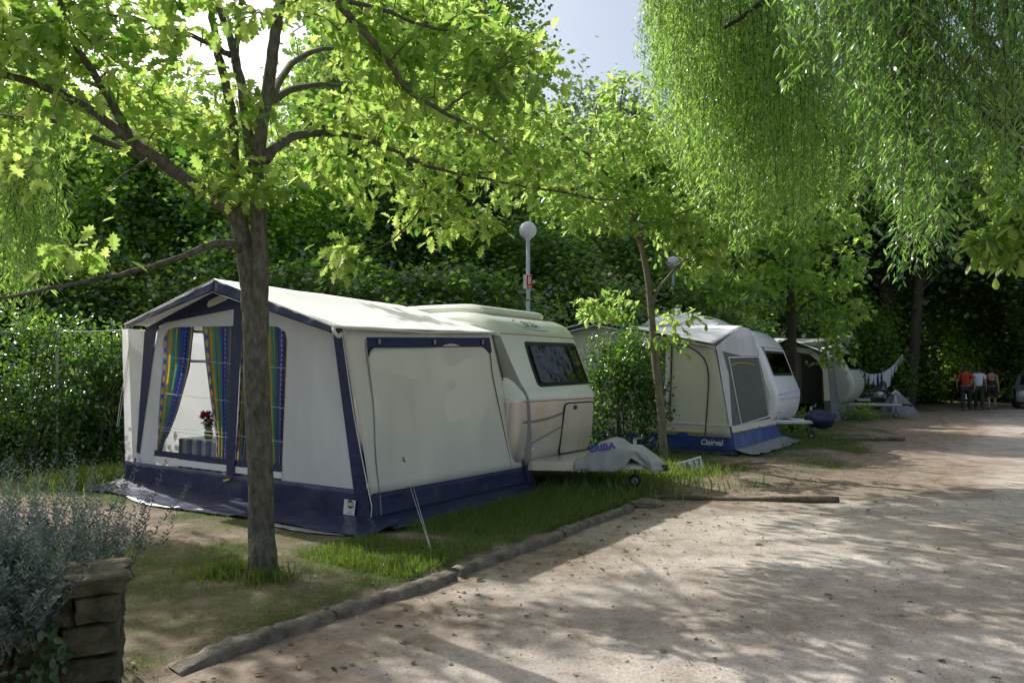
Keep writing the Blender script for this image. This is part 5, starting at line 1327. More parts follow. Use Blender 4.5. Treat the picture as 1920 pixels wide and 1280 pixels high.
L_([(496, 235, 5.4), (505, 205, 7.2), (495, 215, 9.4), (480, 235, 11.4)], .026, .008)
L_([(560, -250, 5.5), (640, -230, 5.9), (760, -220, 6.4), (900, -190, 7.0)], .03, .01)
L_([(380, -140, 5.75), (260, -200, 5.6), (120, -240, 5.4), (-60, -260, 5.2)], .03, .01)
mb_oak = mb
nodes = np.vstack(nodes)
cen = region([(60, 60, 130, 110, 4.9, .5, 50), (190, 40, 160, 70, 5.0, .5, 46), (330, 30, 110, 60, 5.2, .5, 14), (110, 160, 150, 50, 5.0, .5, 15), (230, 170, 110, 60, 5.2, .5, 13), (60, 250, 90, 50, 5.3, .4, 9),
              (470, 50, 100, 60, 5.3, .5, 9), (440, 210, 80, 80, 5.4, .4, 8), (360, 240, 100, 40, 5.4, .4, 9), (440, 330, 50, 35, 5.2, .3, 10), (505, 345, 40, 30, 5.2, .2, 7), (285, 245, 90, 35, 5.4, .4, 12),
              (620.0, 20.0, 90.0, 40.0, 6.1, 0.4, 22), (730.0, 60.0, 110.0, 60.0, 6.2, 0.5, 45), (850.0, 80.0, 130.0, 80.0, 6.5, 0.6, 65), (960.0, 130.0, 90.0, 80.0, 6.8, 0.6, 38), (780.0, 180.0, 120.0, 60.0, 7.08, 0.75, 40), (900.0, 230.0, 120.0, 60.0, 8.12, 0.85, 50), (660.0, 220.0, 90.0, 60.0, 6.35, 0.65, 26),
              (640.0, 310.0, 70.0, 35.0, 6.24, 0.55, 13), (720.0, 330.0, 80.0, 40.0, 6.76, 0.55, 18), (830.0, 390.0, 90.0, 45.0, 7.55, 0.55, 34), (880.0, 420.0, 50.0, 30.0, 7.81, 0.45, 12), (635.0, 482.0, 34.0, 22.0, 6.16, 0.37, 10), (650.0, 380.0, 50.0, 15.0, 6.29, 0.45, 5), (945, 310, 80, 40, 8.0, .6, 26), (1060, 320, 70, 40, 8.6, .6, 18), (980.0, 240.0, 80.0, 60.0, 8.4, 0.65, 26),
              (40, -120, 260, 90, 5.2, .7, 45), (380, -140, 200, 80, 5.6, .7, 14), (760, -120, 260, 90, 6.0, .8, 40), (700, -280, 300, 90, 6.3, .9, 20), (200, -280, 300, 90, 5.6, .8, 20), (160, 480, 60, 20, 5.0, .2, 5), (-160, 40, 130, 180, 5.2, .7, 45),
              (700, 60, 110, 60, 5.4, .4, 15), (830, 100, 120, 70, 5.7, .4, 20), (760, 180, 90, 50, 5.6, .4, 10), (900, 200, 90, 60, 5.9, .4, 16), (960, 110, 70, 60, 6.0, .4, 12), (640, 20, 90, 40, 5.3, .3, 10),
              (650, 170, 100, 80, 9.4, 1.0, 18), (760, 200, 120, 90, 10.6, 1.2, 52), (850, 260, 90, 70, 11.0, 1.0, 38), (700, 90, 130, 60, 10.0, 1.4, 16), (560, 130, 50, 40, 8.6, .8, 5),
              (350, 180, 110, 80, 8.0, .5, 20), (230, 220, 90, 70, 7.8, .5, 16), (690, 240, 80, 60, 7.6, .4, 28), (800, 300, 80, 50, 8.0, .4, 26), (560, 330, 60, 40, 7.2, .3, 7), (420, 255, 50, 30, 7.6, .3, 8), (90, 190, 90, 120, 7.6, .9, 18), (-40, 110, 70, 170, 8.8, 1.0, 50), (-150, 60, 110, 190, 9.4, 1.0, 70), (515, 280, 40, 26, 11.2, .4, 9), (450, 195, 40, 30, 11.9, .4, 8), (300, -100, 170, 45, 11.0, 1.0, 44), (60, -120, 150, 55, 11.0, 1.0, 34), (450, -85, 80, 35, 11.8, .6, 20), (40, 330, 50, 60, 7.6, .6, 18)])  # includes high clusters above the frame, added to shade the lane
P, Y, Z, S = foliage_clusters(cen, nodes, mb, 8, .142, .09)
mb.build('trunk', M['bark'], oak, smooth=True)
leaf_object('crown', OAK, P, Y, Z, S, np.clip(rng.normal(.55, .30, len(P)), 0, 1), M['oak_leaf'], oak)
# ---- slim oak at the end of the pitch
t2 = thing('oak_tree', 'slim young oak with bright leaves between the first caravan and the blue skirted awning', 'tree', (0, 0, 0))
mb = MB(); nodes = []; b2 = gp(1245, 868, LAWN); Y2 = b2[1]
P = smooth_path([(b2[0], b2[1], -.03), at(1244, 840, Y2), at(1238, 760, Y2), at(1227, 660, Y2), at(1222, 600, Y2), at(1214, 520, Y2), at(1200, 450, Y2), at(1184, 400, Y2), at(1172, 320, Y2 + .1), at(1160, 230, Y2 + .2), at(1170, 150, Y2 + .2)], 5)
mb.tube(P, np.interp(np.linspace(0, 1, len(P)), [0, .05, .4, .7, 1], [.095, .072, .058, .04, .012]), 12); nodes.append(P[25:])
def L2(lst, r0, r1):
    P = limb(mb, [at(x, y, Y2 + d) for x, y, d in lst], r0, r1, 7, 5, .006); nodes.append(P[3:])
L2([(1219, 570, 0), (1240, 535, -.1), (1275, 495, -.2), (1310, 470, -.3), (1350, 450, -.4)], .036, .010)
L2([(1222, 600, 0), (1190, 580, -.2), (1150, 575, -.4), (1110, 585, -.5)], .014, .005)
L2([(1216, 545, 0), (1170, 525, .1), (1130, 500, .2), (1110, 480, .2)], .012, .004)
L2([(1205, 460, 0), (1150, 400, -.3), (1090, 370, -.6), (1010, 345, -.8), (940, 330, -.9)], .03, .008)
L2([(1190, 410, 0), (1230, 350, .2), (1280, 300, .4), (1340, 260, .5)], .026, .008)
L2([(1178, 350, 0), (1120, 290, .2), (1060, 240, .3), (1000, 215, .3)], .022, .007)
L2([(1165, 260, .2), (1210, 210, .3), (1250, 190, .3)], .016, .006)
L2([(1195, 430, 0), (1250, 410, -.3), (1320, 385, -.5), (1390, 370, -.6)], .022, .007)
L2([(1226, 640, 0), (1250, 625, -.1), (1270, 618, -.2)], .008, .003)
L2([(1190, 430, 0), (1150, 430, 1.2), (1080, 400, 2.0)], .022, .007)
L2([(1180, 370, 0), (1090, 280, -.2), (980, 200, -.4), (860, 160, -.5), (770, 120, -.5)], .028, .008)
nodes = np.vstack(nodes)
cen = region([(1180, 200, 70, 60, Y2 + .2, .8, 34), (1100, 280, 120, 70, Y2, 1.1, 90), (990, 290, 90, 70, Y2 - .5, .9, 46), (1200, 310, 90, 80, Y2 + .2, 1.1, 80), (1290, 330, 80, 90, Y2 + .2, 1.0, 62), (1080, 380, 110, 40, Y2 - .4, .9, 52), (1230, 400, 100, 50, Y2 - .2, .9, 56),
              (1310, 430, 80, 50, Y2 - .3, .8, 40), (1085, 415, 45, 20, Y2 - .4, .4, 10), (1130, 580, 55, 25, Y2 - .4, .4, 26), (1275, 600, 36, 20, Y2 - .2, .3, 5), (1290, 490, 55, 35, Y2 - .1, .5, 20), (1268, 640, 26, 18, Y2 - .3, .2, 5), (1380, 400, 60, 60, Y2 - .2, .7, 24), (940, 350, 60, 40, Y2 - .9, .5, 18), (900, 200, 130, 110, Y2 - .4, 1.2, 60), (790, 130, 120, 100, Y2 - .4, 1.0, 36)])
P, Y, Z, S = foliage_clusters(cen, nodes, mb, 9, .165, .13)
mb.build('trunk', M['bark_pale'], t2, smooth=True)
leaf_object('crown', OAK, P, Y, Z, S, np.clip(rng.normal(.55, .30, len(P)), 0, 1), M['oak_leaf_light'], t2)
# ---- maple between second and third caravan
t3 = thing('maple_tree', 'young tree with a straight thin trunk in front of the far awning', 'tree', (0, 0, 0))
Y3 = 18.6; b3 = gp(1487, 805, LAWN); mb = MB()
p3 = at(1487, 760, Y3)
P = smooth_path([(p3[0], Y3, 0), at(1486, 690, Y3), at(1484, 600, Y3), at(1480, 500, Y3), at(1476, 420, Y3), at(1470, 320, Y3)], 5)
mb.tube(P, np.interp(np.linspace(0, 1, len(P)), [0, .5, 1], [.12, .10, .03]), 10); nodes = [P[12:]]
for l in ([(1484, 590, 0), (1530, 560, -.4), (1570, 580, -.8), (1590, 610, -1)], [(1480, 500, 0), (1420, 470, .2), (1380, 430, .2)], [(1478, 450, 0), (1540, 420, .2), (1590, 380, .3)], [(1482, 540, 0), (1440, 560, -.3), (1400, 570, -.5)]):
    P = limb(mb, [at(x, y, Y3 + d) for x, y, d in l], .035, .01, 6); nodes.append(P)
nodes = np.vstack(nodes)
cen = region([(1480, 360, 130, 90, Y3, 1.6, 110), (1420, 470, 100, 80, Y3, 1.4, 90), (1540, 470, 90, 90, Y3, 1.4, 90), (1470, 550, 110, 40, Y3 - .3, 1.0, 44), (1580, 590, 40, 36, Y3 - .9, .6, 22), (1560, 660, 20, 30, Y3 - 1, .3, 8), (1360, 520, 60, 60, Y3 + .5, 1, 40)])
P, Y, Z, S = foliage_clusters(cen, nodes, mb, 11, .17, .17)
mb.build('trunk', M['bark_dark'], t3, smooth=True)
leaf_object('crown', MAPLE, P, Y, Z, S, rng.random(len(P)), M['maple_leaf'], t3)

# ---- weeping willows: hanging strands
def willow(label, base, anchors, lens, lsize, seed, leaf_step=.035, material='willow_leaf', limbs=(), crown=False, near=99999):
    g = np.random.default_rng(seed); t = thing('willow_tree', label, 'tree', (0, 0, 0)); mb = MB(); nodes = []
    for l, r0, r1 in limbs:
        P = limb(mb, l, r0, r1, 10, 6); nodes.append(P)
    P_, Y_, Z_, S_, R_ = [], [], [], [], []
    for a, L in zip(anchors, lens):
        sway = g.normal(size=2) * .10; ph = g.random() * 6; K = 7
        pts = [a + np.array([sway[0] * (k / K) * L * .5 + .02 * math.sin(k * 2 + ph), sway[1] * (k / K) * L * .5 + .02 * math.cos(k * 1.7 + ph), -L * k / K]) for k in range(K + 1)]
        mb.tube(pts, np.linspace(.005, .0015, K + 1), 3, cap=False)
        n = int(L / leaf_step); tt_ = np.sort(g.random(n)) ** .85
        arr = np.array(pts); ii = tt_ * K
        q = np.stack([np.interp(ii, np.arange(K + 1), arr[:, c]) for c in range(3)], 1); q += g.normal(size=q.shape) * .035
        an = g.random(n) * 6.283; y = np.stack([np.cos(an) * .75, np.sin(an) * .75, -.55 - .5 * g.random(n)], 1)
        P_.append(q); Y_.append(y); Z_.append(g.normal(size=(n, 3)) * .6 + [0, 0, .8]); S_.append(lsize * g.uniform(.6, 1.25, n)); R_.append(np.clip(g.normal(.66 if len(R_) < near else .24, .26, n), 0, 1))  # near strands get a darker leaf tone: their shade put into the colour
    if crown:                                   # leafy top clumps, added out of frame to shade the hanging strands
        for (cx, cy, cz, rx, ry, rz, n) in ((0.8, 8.2, 7.3, 1.7, 1.2, .6, 6500), (6.6, 8.0, 8.4, 2.4, 2.6, 1.0, 6000)):
            q = g.normal(size=(n, 3)) * [rx * .5, ry * .5, rz * .5] + [cx, cy, cz]
            P_.append(q); Y_.append(g.normal(size=(n, 3)) * .7 + [0, 0, -.5]); Z_.append(g.normal(size=(n, 3)) * .6 + [0, 0, .8]); S_.append(lsize * 1.5 * g.uniform(.7, 1.3, n)); R_.append(np.clip(g.normal(.3, .2, n), 0, 1))
    P_, Y_, Z_, S_, R_ = map(np.concatenate, (P_, Y_, Z_, S_, R_))
    mb.build('trunk', M['bark_dark'], t, smooth=True)
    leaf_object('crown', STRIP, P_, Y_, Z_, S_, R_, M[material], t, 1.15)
    return t
anch, lens = [], []
g = np.random.default_rng(21)
def strands(n, x0, x1, Y0, Y1, tipf, top_extra=(150, 500), lmax=3.4):
    for _ in range(n):
        x = g.uniform(x0, x1); Y = g.uniform(Y0, Y1)
        if mnoise.noise(Vector((x * .018, Y * .9, 2.5))) < g.uniform(-.75, .05): continue
        tip = tipf(x) + g.normal() * 45
        ztip = at(x, tip, Y)[2]; L = g.uniform(.5, lmax)
        # some strands of every length, shorter ones start higher inside the crown
        lift = g.random() ** 1.6 * 2.2
        a = at(x, tip, Y); a = a + np.array([0, 0, L + lift]); anch.append(a); lens.append(L)
tip_far = lambda x: np.interp(x, [1200, 1240, 1290, 1340, 1400, 1450, 1520, 1600, 1700, 1900], [60, 180, 330, 430, 440, 380, 420, 380, 330, 300])
tip_near = lambda x: np.interp(x, [1450, 1520, 1580, 1640, 1690, 1720, 1760, 1800, 1860, 1960], [60, 130, 200, 260, 420, 470, 430, 330, 330, 360])
strands(640, 1215, 1480, 8.0, 11.0, tip_far); strands(360, 1420, 1700, 8.0, 11.5, tip_far)
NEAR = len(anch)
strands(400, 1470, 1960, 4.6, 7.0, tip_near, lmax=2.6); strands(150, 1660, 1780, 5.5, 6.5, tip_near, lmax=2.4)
wb = np.array([7.2, 8.6, 0]); wl = [([wb + [0, 0, -.1], wb + [-.1, 0, 1.5], wb + [-.3, 0, 3.2], wb + [-.6, .1, 5.0], wb + [-1.0, .2, 7.5]], .30, .12)]
for dx, dy, dz in ((-4.2, 1.0, 7.0), (-3.2, -2.0, 6.4), (-2.4, 2.2, 7.4), (-.8, -3.2, 5.8), (1.8, -1.5, 6.5), (-4.8, -.5, 6.0), (-1.8, -1.0, 7.8)):
    wl.append(([wb + [-.3, 0, 3.2], wb + [dx * .4, dy * .4, dz * .8], wb + [dx * .75, dy * .75, dz], wb + [dx, dy, dz - .6]], .11, .02))
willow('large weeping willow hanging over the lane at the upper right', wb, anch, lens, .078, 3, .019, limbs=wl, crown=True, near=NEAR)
anch, lens = [], []
tip_l = lambda x: np.interp(x, [-40, 20, 60, 90, 125], [560, 570, 570, 540, 420])
strands(150, -60, 118, 7.6, 9.2, tip_l, lmax=2.4)
wb = np.array([-8.2, 8.6, 0]); wl = [([wb, wb + [.1, 0, 2.5], wb + [.5, -.2, 5]], .25, .12), ([wb + [.3, 0, 3.5], wb + [1.2, -.2, 5.2], wb + [2.6, -.3, 5.6]], .1, .02)]
willow('pale weeping willow strands hanging at the left edge above the hedge', wb, anch, lens, .12, 4, .03, limbs=wl)
# chestnut branch at the right edge
t5 = thing('chestnut_tree', 'broad-leaved chestnut reaching in from the right edge over the lane', 'tree', (0, 0, 0))
mb = MB(); cb = np.array([8.6, 9.6, 0]); nodes = []
limb(mb, [cb, cb + [0, 0, 2], cb + [-.1, 0, 4], cb + [0, .1, 6]], .2, .1, 12)
for l in ([cb + [0, 0, 2.6], at(1990, 430, 9.4), at(1900, 432, 9.2), at(1850, 450, 9.0)], [cb + [0, 0, 2.9], at(1990, 380, 9.5), at(1920, 375, 9.3), at(1870, 380, 9.2)], [cb + [0, 0, 2.4], at(1980, 470, 9.4), at(1915, 480, 9.3)]):
    nodes.append(limb(mb, l, .035, .008, 6))
nodes = np.vstack(nodes)
cen = region([(1845, 452, 34, 26, 9.0, .2, 14), (1890, 430, 40, 30, 9.2, .3, 16), (1900, 375, 50, 30, 9.3, .4, 20), (1910, 320, 40, 40, 9.5, .5, 16), (1880, 480, 34, 22, 9.2, .2, 9), (1980, 400, 60, 120, 9.5, .6, 40)])
P, Y, Z, S = foliage_clusters(cen, nodes, mb, 6, .24, .10, hang=.35)
mb.build('trunk', M['bark_dark'], t5, smooth=True); leaf_object('crown', BIG, P, Y, Z, S, rng.random(len(P)), M['oak_leaf'], t5, 1.2)

# ---- background trees: four crown shapes, then copies
def crown_points(nclump, per, g, shape='round', flat=.6, cs=.16):
    """points of leaf clumps in a unit crown (radius 1, from z=0 to z=1)"""
    C = []
    while len(C) < nclump:
        q = g.uniform(-1, 1, 3); z = (q[2] + 1) / 2
        if shape == 'round': R = math.sqrt(max(0, 1 - ((z - .5) / .52) ** 2)) * (.85 + .15 * math.sin(5 * math.atan2(q[1], q[0]) + z * 7))
        elif shape == 'tall': R = (math.sin(math.pi * min(1, z * .93 + .07)) ** .6) * (.8 + .2 * math.sin(4 * math.atan2(q[1], q[0]) + z * 12))
        else: R = (1 - z ** 2.2) ** .5 * (.85 + .15 * math.sin(6 * math.atan2(q[1], q[0]) + z * 5))
        r = math.hypot(q[0], q[1])
        if r < R and r > R * g.uniform(.0, .95) ** 1.2 * .9: C.append((q[0], q[1], z))
    C = np.array(C); n = nclump * per
    idx = np.repeat(np.arange(nclump), per); sc = g.uniform(.6, 1.4, nclump)[idx]
    P = C[idx] + g.normal(size=(n, 3)) * cs * sc[:, None] * [1, 1, .42]
    out = C[idx] - [0, 0, .4]; out /= np.linalg.norm(out, axis=1)[:, None] + 1e-6
    return P, out, idx
def make_tree(name, label, loc, H, R, g, material, shape, nclump, per, lsize, lowest, tmpl=SIMPLE, barkm='bark_dark', trunk_r=.16, cat='tree', group=None, cs=.16, wid=1.5):
    t = thing(name, label, cat, loc, 0, group)
    P, out, idx = crown_points(nclump, per, g, shape, cs=cs)
    P = P * [R, R, H - lowest] + [0, 0, lowest]; n = len(P)
    keep = P[:, 2] > .05; P, out, idx = P[keep], out[keep], idx[keep]; n = len(P)
    Y = out * .5 + g.normal(size=(n, 3)) * .7; Y[:, 2] -= .3; Z = g.normal(size=(n, 3)) * .55 + [0, 0, .9]
    rnd = np.clip(.42 + g.normal(size=idx.max() + 1)[idx] * .24 + g.normal(size=n) * .24, 0, 1)
    mb = MB()
    mb.tube(smooth_path([(0, 0, -.1), (.03 * H, 0, H * .3), (.0, .03 * H, H * .6), (.02 * H, 0, H * .92)], 4), np.linspace(trunk_r, .02, 13), 9)
    for k in range(9):
        z0 = lowest * .8 + (H - lowest) * (.08 + .075 * k); a = k * 2.4; L = R * .8 * (1 - .06 * k)
        mb.tube(smooth_path([(.015 * H, .01 * H, z0), (L * .5 * math.cos(a), L * .5 * math.sin(a), z0 + .10 * H * .6), (L * math.cos(a), L * math.sin(a), z0 + .16 * H * .6)], 3), np.linspace(trunk_r * .42, .012, 7), 6)
    mb.build('trunk', M[barkm], t, smooth=True)
    leaf_object('crown', tmpl, P, Y, Z, g.uniform(.65, 1.25, n) * lsize, rnd, M[material], t, wid)
    return t
def dup(root, loc, rz, sc, label, group=None):
    r = root.copy(); COL.objects.link(r); r.location = loc; r.rotation_euler = (0, 0, rz); r.scale = (sc[0], sc[0], sc[1]); r['label'] = label
    if group: r['group'] = group
    for ch in list(root.children):
        c = ch.copy(); COL.objects.link(c); c.parent = r
    return r
def X_(px, Y): return (px - 960) / FOC * Y
gt = np.random.default_rng(31)
FG = 'trees of the wood behind the pitches'
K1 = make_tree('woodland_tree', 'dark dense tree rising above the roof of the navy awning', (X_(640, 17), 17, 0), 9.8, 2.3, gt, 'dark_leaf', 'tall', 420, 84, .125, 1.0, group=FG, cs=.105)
K2 = make_tree('woodland_tree', 'mid green bushy tree left of the twin-stemmed oak', (X_(330, 16), 16, 0), 7.6, 2.5, gt, 'mid_leaf', 'round', 420, 84, .125, .4, group=FG, cs=.105)
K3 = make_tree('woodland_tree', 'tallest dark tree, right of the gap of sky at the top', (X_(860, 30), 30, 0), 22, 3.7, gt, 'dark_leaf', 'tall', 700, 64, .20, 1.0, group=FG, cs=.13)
K4 = make_tree('woodland_tree', 'pale feathery far tree below the bright sky by the willow', (X_(1120, 33), 33, 0), 14.6, 3.6, gt, 'pale_leaf', 'round', 260, 60, .22, 4.0, group=FG, cs=.12)
K1.location = (X_(645, 22), 22, 0); K1.scale = (1.27, 1.27, 1.27); K3.location = (X_(860, 26), 26, 0); K3.scale = (.87, .87, .87); K2.location = (X_(330, 19), 19, 0); K2.scale = (1.15, 1.15, 1.15)
for src, px, Y, rz, sc, lab in (
    (K2, 150, 19, 2.0, (1.15, 1.1), 'bushy tree behind the hanging strands at the far left'),
    (K1, 20, 20, 1.0, (1.1, 1.0), 'dark tree at the very left edge behind the willow strands'),
    (K1, 240, 20, 2.7, (1.2, 1.0), 'dark tree seen between the spreading left limbs of the oak'),
    (K2, 480, 18, 4.0, (1.1, 1.0), 'mid green tree directly behind the twin stems of the oak'),
    (K2, 720, 22, 1.3, (1.2, 1.05), 'mid green tree behind the arched right limb of the oak'),
    (K1, 1010, 21, .5, (1.15, .62), 'dark tree directly behind the white globe lamp'),
    (K1, 1150, 24, 3.5, (1.2, .70), 'dark tree behind the crown of the slim young oak'),
    (K3, 1290, 34, 1.9, (.9, .62), 'tall dark tree behind the white roof dome'),
    (K2, 1390, 31, 5.1, (1.5, 1.9), 'bushy tree behind the short white lamp arm'),
    (K3, 1440, 36, 2.9, (1.1, .85), 'tall dark tree behind the young maple'),
    (K2, 1560, 38, .3, (1.7, 2.0), 'bushy tree behind the laundry line'),
    (K3, 1660, 38, 4.4, (1.1, .85), 'tall dark tree beyond the dark parked car'),
    (K3, 1790, 43, 0.9, (1.2, .9), 'tall dark tree beyond the walkers'),
    (K2, 1860, 38, 3.1, (1.6, 1.9), 'bushy tree beyond the low-backed woman'),
    (K3, 1960, 37, 5.0, (1.1, .85), 'tall dark tree beyond the silver car'),
    (K3, 2080, 30, 2.0, (1.1, .8), 'tall dark tree outside the right edge of the lane'),
    (K1, 1720, 46, 3.0, (1.6, 1.4), 'dark tree closing the far end of the lane'),
    (K3, 560, 34, 3.0, (.8, .55), 'dark far tree under the gap of sky right of the oak'),
    (K3, 380, 33, 1.0, (.9, .60), 'dark far tree showing between the oak stems'),
    (K3, 60, 30, 1.5, (1.0, .60), 'dark far tree closing the wood at the left'),
    (K2, 930, 28, 2.2, (1.7, 1.3), 'mid green far tree left of the globe lamp'),
    (K2, 1230, 34, 2.2, (1.7, 1.6), 'mid green far tree below the bright sky')):
    dup(src, (X_(px, Y), Y, 0), rz, sc, lab, FG)
SG = 'shrubs of the dark undergrowth behind the pitches'
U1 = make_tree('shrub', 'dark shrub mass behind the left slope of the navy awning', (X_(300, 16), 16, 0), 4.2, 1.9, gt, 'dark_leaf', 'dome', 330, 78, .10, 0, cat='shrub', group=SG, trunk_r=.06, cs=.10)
U2 = make_tree('shrub', 'sunlit yellow green shrub showing right of the maple trunk', (X_(1590, 33), 33, 0), 6.0, 2.8, gt, 'maple_leaf', 'dome', 300, 70, .15, 0, cat='shrub', group=SG, trunk_r=.06, cs=.11)
for px, Y, rz, sc, lab in ((190, 17, 1.3, (.8, .95), 'sunlit green shrub above the left hedge'), (390, 19.5, 2.3, (.9, 1.05), 'sunlit green shrub left of the awning peak'), (1330, 27, .3, (1.0, .85), 'sunlit green shrub between the two slim lamp posts'), (1450, 30, 4.0, (1.0, 1.0), 'sunlit green shrub behind the maple trunk'), (1720, 52, 5.0, (1.6, .8), 'sunlit green shrub far down at the lane end')):
    dup(U2, (X_(px, Y), Y, 0), rz, sc, lab, SG)
for px, Y, rz, sc, lab in (
    (430, 15.5, 1, (1.1, 1.05), 'dark shrub behind the peak of the navy awning'), (580, 15, 2, (1.2, .95), 'dark shrub behind the white awning roof'), (720, 16, 3, (1.3, .95), 'dark shrub left of the lifting caravan roof'),
    (860, 17, 4, (1.4, 1.0), 'dark shrub behind the lifting caravan roof'), (1010, 19.5, 5, (1.4, 1.0), 'dark shrub just behind the globe lamp post'), (1130, 19, 6, (1.3, 1.0), 'dark shrub left of the slim lamp post'),
    (1290, 22, .6, (1.4, 1.1), 'dark shrub behind the roof dome'), (1400, 28, 1.6, (1.7, 1.3), 'dark shrub right of the lamp arm'), (1510, 31, 2.6, (1.3, 1.1), 'dark shrub behind the far awning roof'),
    (1640, 37, 3.2, (1.7, 1.0), 'dark shrub behind the parked dark car'), (1740, 44, 4.2, (2.2, 1.2), 'dark shrub between the two lane-end trunks'), (1880, 42, 5.2, (2.4, 1.2), 'dark shrub behind the walkers'), (1980, 38, .2, (2, 1.2), 'dark shrub behind the silver car'),
    (150, 15, .9, (1.2, 1.0), 'dark shrub behind the left hedge'), (10, 14, 1.9, (1.2, 1.0), 'dark shrub at the left edge behind the hedge'), (1820, 50, 3, (2.6, 1.4), 'dark shrub at the vanishing end of the lane')):
    dup(U1, (X_(px, Y), Y, 0), rz, sc, lab, SG)
# bare dark trunks at the lane end
for px, Yt, r, lean, lab in ((1668, 33.5, .42, -.02, 'thick dark trunk behind the hanging laundry'), (1702, 31.5, .28, .11, 'dark leaning trunk that holds the clothes line'), (1748, 40, .32, .02, 'dark trunk left of the walkers'), (1772, 43, .24, .02, 'slimmer dark trunk just left of the red shirt')):
    x = X_(px, Yt); tt = thing('tree', lab, 'tree', (x, Yt, 0))
    mb = MB(); mb.tube(smooth_path([(0, 0, -.1), (.02, 0, .3), (lean * 3, 0, 3), (lean * 7, .1, 7), (lean * 12, 0, 11)], 5), np.interp(np.linspace(0, 1, 21), [0, .08, 1], [r * 1.35, r, r * .55]), 12)
    for k in range(5): a = k * 1.9; mb.tube(smooth_path([(lean * 5, 0, 5 + k), (math.cos(a) * 1.4 + lean * 6, math.sin(a) * 1.4, 6.4 + k), (math.cos(a) * 2.6 + lean * 6, math.sin(a) * 2.6, 7 + k)], 3), np.linspace(r * .4, .03, 7), 6)
    mb.build('trunk', M['bark_dark'], tt, smooth=True)
    n = 5200; P = gt.normal(size=(n, 3)) * [1.5, 1.5, 1.5] + [lean * 8, 0, 8.6]; leaf_object('crown', SIMPLE, P, rand_dirs(n, gt), gt.normal(size=(n, 3)) * .5 + [0, 0, 1], gt.uniform(.14, .3, n), gt.random(n), M['dark_leaf'], tt, 1.5)

# ---- hedges close by
def hedge(label, loc, size, n, lsize, seed, material='laurel_leaf', stems=9, gap=.0):
    g = np.random.default_rng(seed); t = thing('hedge_shrub', label, 'shrub', loc)
    mb = MB(); nodes = []
    for i in range(stems):
        x = g.uniform(-.42, .42) * size[0]; y = g.uniform(-.4, .4) * size[1]
        P = smooth_path([(x * .6, y * .6, 0), (x * .8 + g.normal() * .05, y, size[2] * .35), (x + g.normal() * .12, y + g.normal() * .1, size[2] * .85)], 5)
        mb.tube(P, np.linspace(.018, .004, len(P)), 5, cap=False); nodes.append(P)
    nodes = np.vstack(nodes)
    nc = n // 22; C = []
    while len(C) < nc:
        q = g.uniform(-1, 1, 3)
        z = (q[2] + 1) / 2
        if abs(q[0]) ** 3 + abs(q[1]) ** 3 + max(0, z * (1.08 + .35 * mnoise.noise(Vector((q[0] * 1.6 * size[0], q[1], seed * 3.1))))) ** 6 < 1 and z > gap * g.random() and mnoise.noise(Vector((q[0] * 2.5 * size[0], q[1] * 2, z * 3.5 + seed))) > -.20: C.append((q[0] * size[0] / 2, q[1] * size[1] / 2, z * size[2]))
    C = np.array(C)
    for c in C[::5]:
        d = np.linalg.norm(nodes - c, axis=1); b = nodes[np.argmin(d)]; mb.tube([b, (b + c) / 2 + g.normal(size=3) * .03, c], [.005, .004, .002], 3, cap=False)
    mb.build('stems', M['bark_dark'], t)
    P = C[np.repeat(np.arange(nc), 22)] + g.normal(size=(nc * 22, 3)) * [.10, .10, .08]; m = len(P)
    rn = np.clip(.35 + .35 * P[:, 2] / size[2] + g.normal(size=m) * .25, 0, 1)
    leaf_object('foliage', LAUREL, P, g.normal(size=(m, 3)) * .7 + [0, -.1, .2], g.normal(size=(m, 3)) * .5 + [0, -.25, .9], g.uniform(.6, 1.25, m) * lsize, rn, M[material], t, 1.5)
    return t
c = at(1168, 740, 11.3); hedge('glossy laurel bush between the first caravan and the blue skirted awning', (X_(1168, 12.8), 12.8, 0), (1.38, 1.0, 2.3), 5200, .085, 3, gap=.55)
for i, (px, Y, w_, h_, lab) in enumerate(((10, 10.6, 2.2, 2.45, 'hedge section at the left edge behind the silver shrub'), (150, 11.4, 1.9, 2.6, 'hedge section directly behind the thin grey post'), (232, 12.0, 1.5, 2.4, 'hedge section touching the white storm flap of the awning'))):
    hedge(lab, (X_(px, Y), Y, 0), (w_, .8, h_), 4700, .078, 10 + i, gap=.35)
# white canvas glimpsed through the hedge
wc = at(100, 690, 14.2); t = thing('tent', 'white canvas glimpsed through the left hedge', 'tent', (wc[0], 14.2, 0))
mb = MB(); mb.poly([(-.75, 0, 0), (.45, 0, 0), (.4, .1, 2.0), (-.1, .1, 2.35), (-.7, .1, 2.0)]); mb.build('front_wall', M['white_fabric'], t, solid=.004)
for s, e in (((-.7, .1, 2.0), (-.1, .1, 2.35)), ((-.1, .1, 2.35), (.4, .1, 2.0))):
    s, e = np.array(s), np.array(e); cloth('roof', [s, e, e + [0, 2, 0], s + [0, 2, 0]], 6, 6, M['white_fabric'], t, .03, 2)
# low plants near the far caravan
for i, (px, py, lab) in enumerate(((1640, 770, 'yellow green plant in front of the dark parked car'), (1612, 790, 'small green plant right of the far awning'), (1500, 812, 'leafy plant beneath the drawbar of the white caravan'))):
    w = gp(px, py, 0); w[2] = 0; hedge(lab, w, (.9, .7, .5), 900, .07, 40 + i, 'mid_leaf', 5)

